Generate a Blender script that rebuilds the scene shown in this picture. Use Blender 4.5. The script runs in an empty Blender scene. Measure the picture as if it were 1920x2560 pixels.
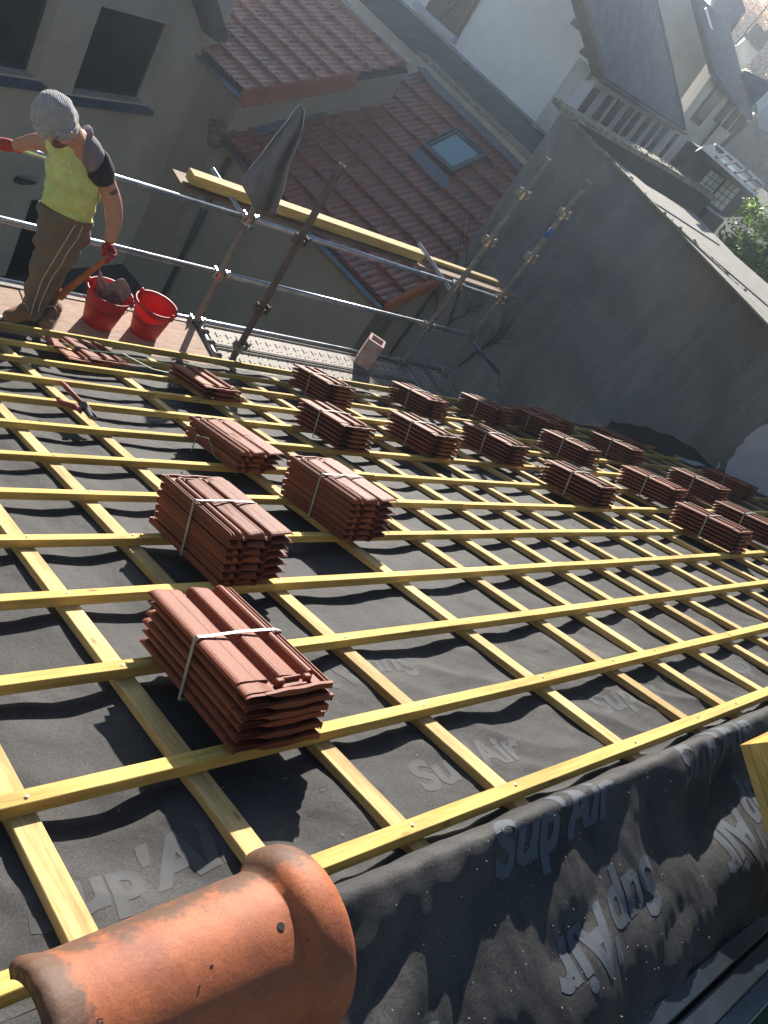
import bpy, bmesh, math, random
from mathutils import Vector, Matrix, noise
random.seed(7)
R = math.radians
D = bpy.data
scene = bpy.context.scene
COL = scene.collection

# ------------------------------------------------------------------ camera, sky, sun
TH = R(23.682)                                   # pitch of the roof being covered
CT, ST = math.cos(TH), math.sin(TH)
RC = Matrix(((0.71329987, -0.63198715, 0.30297778),
             (-0.01110479, 0.42204936, 0.90650484),
             (-0.70077099, -0.64997429, 0.29402967)))
ROOF = Matrix(((1, 0, 0), (0, CT, ST), (0, -ST, CT)))      # roof frame (u along battens, v down slope, n up) -> world
RW = RC @ ROOF.transposed()
FPX = 2011.0
CAM = ROOF @ Vector((0, 0, 1.137))
def rw(u, v, n=0.0): return ROOF @ Vector((u, v, n))
cam = D.cameras.new('camera'); cam_o = D.objects.new('camera', cam); COL.objects.link(cam_o)
cam_o.matrix_world = Matrix.Translation(CAM) @ RW.transposed().to_4x4()
cam.sensor_fit = 'VERTICAL'; cam.sensor_height = 24.0; cam.lens = FPX/2560*24.0
cam.clip_start = 0.02; cam.clip_end = 2000
scene.camera = cam_o

SUN = Vector((0.510, 0.779, 0.364)).normalized()
SUN_EL = math.asin(SUN.z); SUN_AZ = math.atan2(SUN.x, SUN.y)
w = D.worlds.new('World'); scene.world = w; w.use_nodes = True
nt = w.node_tree; nt.nodes.clear()
sky = nt.nodes.new('ShaderNodeTexSky'); sky.sky_type = 'NISHITA'; sky.sun_disc = False
sky.sun_elevation = SUN_EL; sky.sun_rotation = SUN_AZ; sky.air_density = 1.0; sky.dust_density = 0.4
bg = nt.nodes.new('ShaderNodeBackground'); bg.inputs['Strength'].default_value = 0.05
out = nt.nodes.new('ShaderNodeOutputWorld')
nt.links.new(sky.outputs[0], bg.inputs[0]); nt.links.new(bg.outputs[0], out.inputs[0])
sl = D.lights.new('sun', 'SUN'); sl.energy = 5.0; sl.angle = R(0.55); sl.color = (1.0, 0.93, 0.83)
so = D.objects.new('sun', sl); COL.objects.link(so)
so.rotation_euler = (-SUN).to_track_quat('-Z', 'Y').to_euler()
scene.view_settings.view_transform = 'Standard'; scene.view_settings.look = 'None'
scene.view_settings.exposure = 1.25; scene.view_settings.gamma = 1.0
scene.cycles.max_bounces = 6
scene.cycles.sample_clamp_indirect = 4.0

# ------------------------------------------------------------------ survey helpers (real 3-D planes)
def ray(x, y):
    d = RW.transposed() @ Vector(((x-960)/FPX, -(y-1280)/FPX, -1.0)); return d.normalized()
def onplane(x, y, P, N):
    d = ray(x, y); P = Vector(P); N = Vector(N); return CAM + d*((P-CAM).dot(N)/d.dot(N))
def atY(x, y, Y): return onplane(x, y, (0, Y, 0), (0, 1, 0))
def atX(x, y, X): return onplane(x, y, (X, 0, 0), (1, 0, 0))
def atZ(x, y, Z): return onplane(x, y, (0, 0, Z), (0, 0, 1))
def hdir(a): a = R(a); return Vector((math.sin(a), math.cos(a), 0))
K = 1920/1659
UP = Vector((0, 0, 1))

# ------------------------------------------------------------------ materials
def mat(name, col, rough=0.7, metal=0.0, bump=0.0, bscale=40.0, var=0.0, vscale=4.0, col2=None, stretch=(1, 1, 1),
        coords='Object', spec=0.5, fine=0.0, fscale=150.0, trans=0.0, alpha=1.0, sheen=0.0, detail=6.0, distort=0.0):
    m = D.materials.new(name); m.use_nodes = True
    n = m.node_tree.nodes; l = m.node_tree.links
    b = n['Principled BSDF']
    b.inputs['Roughness'].default_value = rough; b.inputs['Metallic'].default_value = metal
    b.inputs['Specular IOR Level'].default_value = spec
    if sheen: b.inputs['Sheen Weight'].default_value = sheen
    if trans: b.inputs['Transmission Weight'].default_value = trans
    tc = n.new('ShaderNodeTexCoord'); mp = n.new('ShaderNodeMapping'); mp.inputs['Scale'].default_value = stretch
    l.new(tc.outputs[coords], mp.inputs[0])
    base = col + (1,) if len(col) == 3 else col
    b.inputs['Base Color'].default_value = base
    last = None
    if var > 0 or col2:
        t = n.new('ShaderNodeTexNoise'); t.inputs['Scale'].default_value = vscale; t.inputs['Detail'].default_value = detail
        t.inputs['Roughness'].default_value = 0.65; t.inputs['Distortion'].default_value = distort
        l.new(mp.outputs[0], t.inputs['Vector'])
        cr = n.new('ShaderNodeValToRGB'); cr.color_ramp.elements[0].position = 0.32; cr.color_ramp.elements[1].position = 0.68
        c2 = col2 if col2 else tuple(max(0, c*(1-var)) for c in col)
        c1 = col if col2 else tuple(min(1, c*(1+var*0.5)) for c in col)
        cr.color_ramp.elements[0].color = c2[:3] + (1,); cr.color_ramp.elements[1].color = c1[:3] + (1,)
        l.new(t.outputs['Fac'], cr.inputs[0]); last = cr.outputs[0]
    if fine > 0:
        t2 = n.new('ShaderNodeTexNoise'); t2.inputs['Scale'].default_value = fscale; t2.inputs['Detail'].default_value = 3
        l.new(mp.outputs[0], t2.inputs['Vector'])
        mr = n.new('ShaderNodeMapRange'); mr.inputs[1].default_value = 0.3; mr.inputs[2].default_value = 0.7
        mr.inputs[3].default_value = 1-fine; mr.inputs[4].default_value = 1+fine
        l.new(t2.outputs['Fac'], mr.inputs[0])
        mx = n.new('ShaderNodeVectorMath'); mx.operation = 'SCALE'
        if last: l.new(last, mx.inputs[0])
        else: mx.inputs[0].default_value = base[:3]
        l.new(mr.outputs[0], mx.inputs['Scale']); last = mx.outputs[0]
    if last: l.new(last, b.inputs['Base Color'])
    if bump > 0:
        t3 = n.new('ShaderNodeTexNoise'); t3.inputs['Scale'].default_value = bscale; t3.inputs['Detail'].default_value = 5
        l.new(mp.outputs[0], t3.inputs['Vector'])
        bp = n.new('ShaderNodeBump'); bp.inputs['Strength'].default_value = bump; bp.inputs['Distance'].default_value = 0.01
        l.new(t3.outputs['Fac'], bp.inputs['Height']); l.new(bp.outputs[0], b.inputs['Normal'])
    return m

def wood_mat(name, c1, c2, axis, rough=0.75):
    """sawn timber: grain lines stretched along one axis, knots, and a slightly different tint for each piece"""
    m = D.materials.new(name); m.use_nodes = True; n = m.node_tree.nodes; l = m.node_tree.links
    b = n['Principled BSDF']; b.inputs['Roughness'].default_value = rough; b.inputs['Specular IOR Level'].default_value = 0.25
    tc = n.new('ShaderNodeTexCoord'); oi = n.new('ShaderNodeObjectInfo')
    ad = n.new('ShaderNodeVectorMath'); ad.operation = 'ADD'
    cx = n.new('ShaderNodeCombineXYZ')
    mul = n.new('ShaderNodeMath'); mul.operation = 'MULTIPLY'; mul.inputs[1].default_value = 37.0
    l.new(oi.outputs['Random'], mul.inputs[0])
    for i in range(3): l.new(mul.outputs[0], cx.inputs[i])
    l.new(tc.outputs['Object'], ad.inputs[0]); l.new(cx.outputs[0], ad.inputs[1])
    mp = n.new('ShaderNodeMapping'); s = [38.0, 38.0, 38.0]; s[axis] = 2.2; mp.inputs['Scale'].default_value = s
    l.new(ad.outputs[0], mp.inputs[0])
    t = n.new('ShaderNodeTexNoise'); t.inputs['Scale'].default_value = 2.0; t.inputs['Detail'].default_value = 8; t.inputs['Roughness'].default_value = 0.7
    l.new(mp.outputs[0], t.inputs['Vector'])
    cr = n.new('ShaderNodeValToRGB'); cr.color_ramp.elements[0].position = 0.35; cr.color_ramp.elements[1].position = 0.6
    cr.color_ramp.elements[0].color = c2 + (1,); cr.color_ramp.elements[1].color = c1 + (1,)
    l.new(t.outputs['Fac'], cr.inputs[0])
    # broad patches of stain
    mp2 = n.new('ShaderNodeMapping'); s2 = [9.0, 9.0, 9.0]; s2[axis] = 2.0; mp2.inputs['Scale'].default_value = s2
    l.new(ad.outputs[0], mp2.inputs[0])
    t2 = n.new('ShaderNodeTexNoise'); t2.inputs['Scale'].default_value = 1.0; t2.inputs['Detail'].default_value = 5
    l.new(mp2.outputs[0], t2.inputs['Vector'])
    mr = n.new('ShaderNodeMapRange'); mr.inputs[1].default_value = 0.35; mr.inputs[2].default_value = 0.7; mr.inputs[3].default_value = 0.62; mr.inputs[4].default_value = 1.15
    l.new(t2.outputs['Fac'], mr.inputs[0])
    # knots
    vo = n.new('ShaderNodeTexVoronoi'); vo.inputs['Scale'].default_value = 1.0
    mp3 = n.new('ShaderNodeMapping'); s3 = [16.0, 16.0, 16.0]; s3[axis] = 5.0; mp3.inputs['Scale'].default_value = s3
    l.new(ad.outputs[0], mp3.inputs[0]); l.new(mp3.outputs[0], vo.inputs['Vector'])
    mk = n.new('ShaderNodeMapRange'); mk.inputs[1].default_value = 0.04; mk.inputs[2].default_value = 0.12; mk.inputs[3].default_value = 0.45; mk.inputs[4].default_value = 1.0
    l.new(vo.outputs['Distance'], mk.inputs[0])
    mm = n.new('ShaderNodeMath'); mm.operation = 'MULTIPLY'; l.new(mr.outputs[0], mm.inputs[0]); l.new(mk.outputs[0], mm.inputs[1])
    rr = n.new('ShaderNodeMapRange'); rr.inputs[3].default_value = 0.76; rr.inputs[4].default_value = 1.14; l.new(oi.outputs['Random'], rr.inputs[0])
    m3 = n.new('ShaderNodeMath'); m3.operation = 'MULTIPLY'; l.new(mm.outputs[0], m3.inputs[0]); l.new(rr.outputs[0], m3.inputs[1])
    sc = n.new('ShaderNodeVectorMath'); sc.operation = 'SCALE'; l.new(cr.outputs[0], sc.inputs[0]); l.new(m3.outputs[0], sc.inputs['Scale'])
    l.new(sc.outputs[0], b.inputs['Base Color'])
    bp = n.new('ShaderNodeBump'); bp.inputs['Strength'].default_value = 0.5; bp.inputs['Distance'].default_value = 0.003
    l.new(t.outputs['Fac'], bp.inputs['Height']); l.new(bp.outputs[0], b.inputs['Normal'])
    return m

M = {}
M['batten'] = wood_mat('batten_wood', (0.78, 0.555, 0.165), (0.56, 0.375, 0.095), 0)
M['counter'] = wood_mat('counter_batten_wood', (0.74, 0.53, 0.23), (0.50, 0.33, 0.13), 1)
M['timber'] = wood_mat('beam_wood', (0.76, 0.56, 0.20), (0.62, 0.42, 0.12), 0)
M['sunlit_end_grain'] = wood_mat('sunlit_end_grain', (0.70, 0.32, 0.05), (0.5, 0.2, 0.03), 0)  # cut-end orange, its colour deepened to show sun on the end faces
M['old_board'] = wood_mat('weathered_board', (0.34, 0.21, 0.12), (0.22, 0.13, 0.08), 0)
M['ply'] = mat('plywood', (0.44, 0.29, 0.21), 0.8, var=0.35, vscale=7, fine=0.15, stretch=(1, 4, 1), bump=0.2)
M['terracotta'] = mat('clay_tile', (0.205, 0.056, 0.027), 0.62, var=0.22, vscale=6, fine=0.10, fscale=220, bump=0.12, bscale=160, spec=0.3)
_n = M['terracotta'].node_tree; _b = _n.nodes['Principled BSDF']; _s = _b.inputs['Base Color'].links[0].from_socket
_oi = _n.nodes.new('ShaderNodeObjectInfo'); _mr = _n.nodes.new('ShaderNodeMapRange'); _mr.inputs[3].default_value = .72; _mr.inputs[4].default_value = 1.18; _n.links.new(_oi.outputs['Random'], _mr.inputs[0])
_v = _n.nodes.new('ShaderNodeVectorMath'); _v.operation = 'SCALE'; _n.links.new(_s, _v.inputs[0]); _n.links.new(_mr.outputs[0], _v.inputs['Scale']); _n.links.new(_v.outputs[0], _b.inputs['Base Color'])
M['strap'] = mat('plastic_strap', (0.27, 0.31, 0.26), 0.45, var=0.2, vscale=30)
M['steel'] = mat('galvanised_steel', (0.42, 0.45, 0.50), 0.38, metal=0.85, var=0.35, vscale=9, fine=0.15, bump=0.15)
M['dirty_steel'] = mat('cement_stained_steel', (0.31, 0.295, 0.28), 0.75, metal=0.25, col2=(0.15, 0.14, 0.13), vscale=14, fine=0.25, bump=0.5, bscale=60)
M['rust'] = mat('rusty_steel', (0.15, 0.115, 0.095), 0.85, metal=0.1, col2=(0.09, 0.075, 0.068), vscale=22, bump=0.6)
M['zincclamp'] = mat('zinc_coupler', (0.55, 0.55, 0.54), 0.25, metal=0.9, var=0.4, vscale=30)
M['deck'] = mat('dusty_steel_deck', (0.24, 0.22, 0.195), 0.7, metal=0.15, col2=(0.17, 0.145, 0.125), vscale=7, fine=0.12, bump=0.2)
M['hole'] = mat('dark_hole', (0.02, 0.02, 0.02), 0.9)
M['zinc'] = mat('zinc_gutter', (0.20, 0.26, 0.34), 0.35, metal=0.5, var=0.3, vscale=8)
M['lead'] = mat('lead_flashing', (0.13, 0.16, 0.21), 0.55, metal=0.2, var=0.35, vscale=9, bump=0.5, bscale=18)
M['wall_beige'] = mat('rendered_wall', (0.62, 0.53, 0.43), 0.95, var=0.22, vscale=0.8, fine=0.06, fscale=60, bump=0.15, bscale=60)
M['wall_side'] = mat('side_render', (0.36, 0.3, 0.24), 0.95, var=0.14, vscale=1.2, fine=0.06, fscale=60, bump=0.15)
M['white_wall'] = mat('white_render', (0.88, 0.88, 0.88), 0.95, var=0.14, vscale=0.7, fine=0.03)
M['slate'] = mat('slate', (0.085, 0.095, 0.11), 0.5, var=0.3, vscale=3, fine=0.2, fscale=20, bump=0.3)
M['dark_gable'] = mat('weathered_dark_render', (0.2, 0.185, 0.175), 0.95, col2=(0.1, 0.098, 0.105), vscale=0.55, fine=0.22, fscale=38, bump=0.6, bscale=45, detail=10, distort=0.6)
M['patch'] = mat('pale_render', (0.55, 0.54, 0.55), 0.95, var=0.15, vscale=3, bump=0.3)
M['fibre'] = mat('fibre_cement_sheet', (0.27, 0.255, 0.23), 0.9, var=0.3, vscale=5, fine=0.12, fscale=60, bump=0.3)
M['lichen'] = mat('lichen_concrete', (0.40, 0.36, 0.26), 0.95, col2=(0.12, 0.11, 0.09), vscale=9, fine=0.3, fscale=50, bump=1.0, bscale=30)
M['glass'] = mat('dark_window_glass', (0.05, 0.052, 0.048), 0.35, var=0.5, vscale=1.5, spec=0.25)
M['skyglass'] = mat('roof_window_glass', (0.13, 0.34, 0.4), 0.06, spec=0.8)
M['frame_dark'] = mat('dark_frame', (0.06, 0.06, 0.07), 0.5)
M['wood_brown'] = mat('brown_shutter', (0.13, 0.085, 0.06), 0.8, var=0.3, vscale=8, stretch=(1, 1, .3))
M['oak'] = mat('old_oak_beam', (0.085, 0.062, 0.052), 0.85, var=0.4, vscale=6, bump=0.5)
M['plaster'] = mat('infill_plaster', (0.62, 0.62, 0.58), 0.95, var=0.2, vscale=2, fine=0.08)
M['house_wall'] = mat('pale_house_render', (0.62, 0.59, 0.52), 0.95, var=0.15, vscale=1.0)
M['stone_wall'] = mat('rough_stone_wall', (0.48, 0.41, 0.35), 0.95, col2=(0.32, 0.27, 0.23), vscale=4, bump=0.5)
M['blue_shut'] = mat('pale_blue_board', (0.45, 0.52, 0.55), 0.7)
M['ground'] = mat('courtyard_ground', (0.10, 0.10, 0.095), 0.95, var=0.3, vscale=0.8, fine=0.1)
M['hill'] = mat('wooded_hill', (0.16, 0.13, 0.07), 1.0, col2=(0.06, 0.07, 0.04), vscale=0.08, fine=0.3, fscale=0.7)
M['skin'] = mat('skin', (0.50, 0.27, 0.18), 0.55, var=0.12, vscale=20)
M['tattoo'] = mat('tattooed_skin', (0.12, 0.09, 0.085), 0.6, var=0.4, vscale=40)
M['lips'] = mat('lips', (0.30, 0.13, 0.10), 0.6)
M['hair'] = mat('short_beard', (0.16, 0.08, 0.045), 0.9)
M['beanie'] = mat('grey_knit', (0.36, 0.35, 0.36), 0.95, var=0.18, vscale=25, bump=0.6, bscale=120, sheen=0.3)
_n = M['beanie'].node_tree; _w = _n.nodes.new('ShaderNodeTexWave'); _w.inputs['Scale'].default_value = 26; _w.inputs['Distortion'].default_value = 1.5; _w.bands_direction = 'X'
_tc = _n.nodes.new('ShaderNodeTexCoord'); _n.links.new(_tc.outputs['Object'], _w.inputs['Vector']); _bp = _n.nodes.new('ShaderNodeBump'); _bp.inputs['Strength'].default_value = .6; _bp.inputs['Distance'].default_value = .006
_n.links.new(_w.outputs['Fac'], _bp.inputs['Height']); _old = _n.nodes['Principled BSDF'].inputs['Normal'].links[0].from_socket; _n.links.new(_old, _bp.inputs['Normal']); _n.links.new(_bp.outputs[0], _n.nodes['Principled BSDF'].inputs['Normal'])
M['vest'] = mat('yellow_green_cotton', (0.6, 0.72, 0.27), 0.9, var=0.22, vscale=9, bump=0.5, bscale=14)
M['vest_grey'] = mat('grey_cotton', (0.20, 0.17, 0.19), 0.95, var=0.2, vscale=12, bump=0.4, bscale=25)
M['black_cotton'] = mat('black_cotton', (0.018, 0.018, 0.022), 0.95, bump=0.4, bscale=25)
M['trousers'] = mat('dusty_work_trousers', (0.125, 0.112, 0.104), 0.95, col2=(0.2, 0.155, 0.105), vscale=5, fine=0.12, bump=0.8, bscale=16)
M['piping'] = mat('pale_piping', (0.55, 0.52, 0.48), 0.9)
M['print'] = mat('pale_print', (0.72, 0.78, 0.55), 0.9)
M['glove'] = mat('red_rubber_glove', (0.42, 0.035, 0.025), 0.7, var=0.3, vscale=40, bump=0.3)
M['boot'] = mat('tan_boot', (0.24, 0.13, 0.07), 0.85, var=0.35, vscale=30, bump=0.4)
M['sole'] = mat('dusty_sole', (0.12, 0.11, 0.10), 0.9)
M['handle_wood'] = mat('worn_handle', (0.42, 0.16, 0.06), 0.7, var=0.3, vscale=14, stretch=(1, 1, 1))
M['sack'] = mat('mortar_smeared_sheet', (0.6, 0.53, 0.52), 0.8, col2=(0.10, 0.09, 0.10), vscale=12, detail=8)
M['red_grip'] = mat('red_grip', (0.22, 0.045, 0.035), 0.6)
M['tool_steel'] = mat('dark_tool_steel', (0.10, 0.10, 0.11), 0.35, metal=0.8)
M['tarp'] = mat('charcoal_cloth', (0.17, 0.17, 0.18), 0.9, var=0.2, vscale=8, bump=0.3)
M['hem'] = mat('pale_hem', (0.6, 0.58, 0.55), 0.8)
M['vine'] = mat('bare_vine', (0.035, 0.03, 0.026), 0.95)
M['bark'] = mat('bark', (0.07, 0.055, 0.04), 0.95, var=0.3)
M['nail'] = mat('nail_head', (0.5, 0.5, 0.5), 0.35, metal=0.9)
M['straw'] = mat('wood_splinters', (0.6, 0.5, 0.3), 0.9)
M['darkmetal'] = mat('dark_metal_flashing', (0.035, 0.048, 0.062), 0.42, metal=0.35, var=0.3, vscale=10)
M['green_door'] = mat('dark_green_door', (0.018, 0.03, 0.026), 0.5)

def gable_mat():
    m = D.materials.new('weathered_dark_render'); m.use_nodes = True; n = m.node_tree.nodes; l = m.node_tree.links; b = n['Principled BSDF']; b.inputs['Roughness'].default_value = .95; b.inputs['Specular IOR Level'].default_value = .2
    tc = n.new('ShaderNodeTexCoord')
    def nzn(scale, det, st=(1, 1, 1), dist=0.0, rot=(0, 0, 0)):
        mp = n.new('ShaderNodeMapping'); mp.inputs['Scale'].default_value = st; mp.inputs['Rotation'].default_value = rot; l.new(tc.outputs['Object'], mp.inputs[0])
        t = n.new('ShaderNodeTexNoise'); t.inputs['Scale'].default_value = scale; t.inputs['Detail'].default_value = det; t.inputs['Roughness'].default_value = .65; t.inputs['Distortion'].default_value = dist; l.new(mp.outputs[0], t.inputs['Vector']); return t.outputs['Fac']
    def rng(so_, a, b_, c, d):
        r = n.new('ShaderNodeMapRange'); r.inputs[1].default_value = a; r.inputs[2].default_value = b_; r.inputs[3].default_value = c; r.inputs[4].default_value = d; l.new(so_, r.inputs[0]); return r.outputs[0]
    def mul(a, b_):
        q = n.new('ShaderNodeMath'); q.operation = 'MULTIPLY'; l.new(a, q.inputs[0]); l.new(b_, q.inputs[1]); return q.outputs[0]
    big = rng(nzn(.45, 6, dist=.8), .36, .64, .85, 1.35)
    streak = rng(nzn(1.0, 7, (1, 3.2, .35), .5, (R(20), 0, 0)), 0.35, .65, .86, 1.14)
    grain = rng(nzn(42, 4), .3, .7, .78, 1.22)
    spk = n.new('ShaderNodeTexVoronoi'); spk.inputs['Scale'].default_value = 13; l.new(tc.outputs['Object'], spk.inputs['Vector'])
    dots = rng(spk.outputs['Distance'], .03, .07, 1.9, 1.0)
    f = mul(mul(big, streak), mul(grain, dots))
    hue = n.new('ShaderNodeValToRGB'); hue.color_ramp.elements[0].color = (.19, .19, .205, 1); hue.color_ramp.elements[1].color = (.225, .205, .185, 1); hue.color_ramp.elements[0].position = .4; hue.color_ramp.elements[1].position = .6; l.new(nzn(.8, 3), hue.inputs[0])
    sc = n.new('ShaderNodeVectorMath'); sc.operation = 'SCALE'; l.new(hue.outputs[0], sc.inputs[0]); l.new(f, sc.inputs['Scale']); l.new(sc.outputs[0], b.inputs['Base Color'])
    bp = n.new('ShaderNodeBump'); bp.inputs['Strength'].default_value = .5; bp.inputs['Distance'].default_value = .01; l.new(nzn(45, 5), bp.inputs['Height']); l.new(bp.outputs[0], b.inputs['Normal'])
    return m
M['dark_gable'] = gable_mat()

def bucket_mat():
    m = mat('red_plastic', (0.50, 0.030, 0.030), 0.45, var=0.25, vscale=9, fine=0.15, fscale=60)
    n = m.node_tree.nodes; l = m.node_tree.links; b = n['Principled BSDF']
    tr = n.new('ShaderNodeBsdfTranslucent'); tr.inputs[0].default_value = (0.95, 0.03, 0.02, 1)
    mx = n.new('ShaderNodeMixShader'); mx.inputs[0].default_value = 0.25
    o = n['Material Output']; l.new(b.outputs[0], mx.inputs[1]); l.new(tr.outputs[0], mx.inputs[2]); l.new(mx.outputs[0], o.inputs[0])
    return m
M['red_plastic'] = bucket_mat()

def leaf_mat(name, c1, c2):
    m = D.materials.new(name); m.use_nodes = True; n = m.node_tree.nodes; l = m.node_tree.links
    b = n['Principled BSDF']; b.inputs['Roughness'].default_value = 0.5
    g = n.new('ShaderNodeNewGeometry'); cr = n.new('ShaderNodeValToRGB')
    cr.color_ramp.elements[0].color = c1 + (1,); cr.color_ramp.elements[1].color = c2 + (1,)
    l.new(g.outputs['Random Per Island'], cr.inputs[0]); l.new(cr.outputs[0], b.inputs['Base Color'])
    tr = n.new('ShaderNodeBsdfTranslucent'); l.new(cr.outputs[0], tr.inputs[0])
    mx = n.new('ShaderNodeMixShader'); mx.inputs[0].default_value = 0.4
    o = n['Material Output']; l.new(b.outputs[0], mx.inputs[1]); l.new(tr.outputs[0], mx.inputs[2]); l.new(mx.outputs[0], o.inputs[0])
    return m
M['leaf'] = leaf_mat('green_leaves', (0.07, 0.15, 0.02), (0.36, 0.50, 0.06))
M['autumn'] = leaf_mat('autumn_leaves', (0.35, 0.16, 0.02), (0.80, 0.42, 0.05))

def membrane_mat():
    m = D.materials.new('woven_underlay'); m.use_nodes = True; n = m.node_tree.nodes; l = m.node_tree.links
    b = n['Principled BSDF']; b.inputs['Roughness'].default_value = 0.72; b.inputs['Specular IOR Level'].default_value = 0.18
    tc = n.new('ShaderNodeTexCoord')
    t = n.new('ShaderNodeTexNoise'); t.inputs['Scale'].default_value = 5; t.inputs['Detail'].default_value = 6; l.new(tc.outputs['Object'], t.inputs['Vector'])
    cr = n.new('ShaderNodeValToRGB'); cr.color_ramp.elements[0].position = 0.3; cr.color_ramp.elements[1].position = 0.7
    cr.color_ramp.elements[0].color = (0.032, 0.032, 0.034, 1); cr.color_ramp.elements[1].color = (0.060, 0.058, 0.058, 1)
    l.new(t.outputs['Fac'], cr.inputs[0])
    # specks of sawdust and lint
    vo = n.new('ShaderNodeTexVoronoi'); vo.inputs['Scale'].default_value = 55; l.new(tc.outputs['Object'], vo.inputs['Vector'])
    sp = n.new('ShaderNodeMapRange'); sp.inputs[1].default_value = 0.035; sp.inputs[2].default_value = 0.07; sp.inputs[3].default_value = 0.45; sp.inputs[4].default_value = 0
    l.new(vo.outputs['Distance'], sp.inputs[0])
    mx = n.new('ShaderNodeMix'); mx.data_type = 'RGBA'; mx.inputs['B'].default_value = (0.42, 0.37, 0.27, 1)
    l.new(sp.outputs[0], mx.inputs['Factor']); l.new(cr.outputs[0], mx.inputs['A']); fn = n.new('ShaderNodeTexNoise'); fn.inputs['Scale'].default_value = 260; fn.inputs['Detail'].default_value = 3; l.new(tc.outputs['Object'], fn.inputs['Vector'])
    fm = n.new('ShaderNodeMapRange'); fm.inputs[1].default_value = .35; fm.inputs[2].default_value = .65; fm.inputs[3].default_value = .72; fm.inputs[4].default_value = 1.3; l.new(fn.outputs['Fac'], fm.inputs[0])
    fs_ = n.new('ShaderNodeVectorMath'); fs_.operation = 'SCALE'; l.new(mx.outputs['Result'], fs_.inputs[0]); l.new(fm.outputs[0], fs_.inputs['Scale']); l.new(fs_.outputs[0], b.inputs['Base Color'])
    # woven threads
    wv = n.new('ShaderNodeTexWave'); wv.inputs['Scale'].default_value = 190; wv.bands_direction = 'DIAGONAL'; l.new(tc.outputs['Object'], wv.inputs['Vector'])
    t2 = n.new('ShaderNodeTexNoise'); t2.inputs['Scale'].default_value = 400; l.new(tc.outputs['Object'], t2.inputs['Vector'])
    ad = n.new('ShaderNodeMath'); ad.operation = 'ADD'; l.new(wv.outputs['Fac'], ad.inputs[0]); l.new(t2.outputs['Fac'], ad.inputs[1])
    bp = n.new('ShaderNodeBump'); bp.inputs['Strength'].default_value = 0.22; bp.inputs['Distance'].default_value = 0.002
    l.new(ad.outputs[0], bp.inputs['Height'])
    t3 = n.new('ShaderNodeTexNoise'); t3.inputs['Scale'].default_value = 14; t3.inputs['Detail'].default_value = 4; l.new(tc.outputs['Object'], t3.inputs['Vector'])
    bp2 = n.new('ShaderNodeBump'); bp2.inputs['Strength'].default_value = 0.35; bp2.inputs['Distance'].default_value = 0.02
    l.new(t3.outputs['Fac'], bp2.inputs['Height']); l.new(bp.outputs[0], bp2.inputs['Normal']); l.new(bp2.outputs[0], b.inputs['Normal'])
    return m
M['membrane'] = membrane_mat()
M['ink'] = mat('pale_grey_ink', (0.060, 0.072, 0.092), 0.8, var=0.15, vscale=12)
M['ink_dim'] = mat('worn_grey_ink', (0.044, 0.046, 0.052), 0.8, var=0.2, vscale=12)

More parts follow.
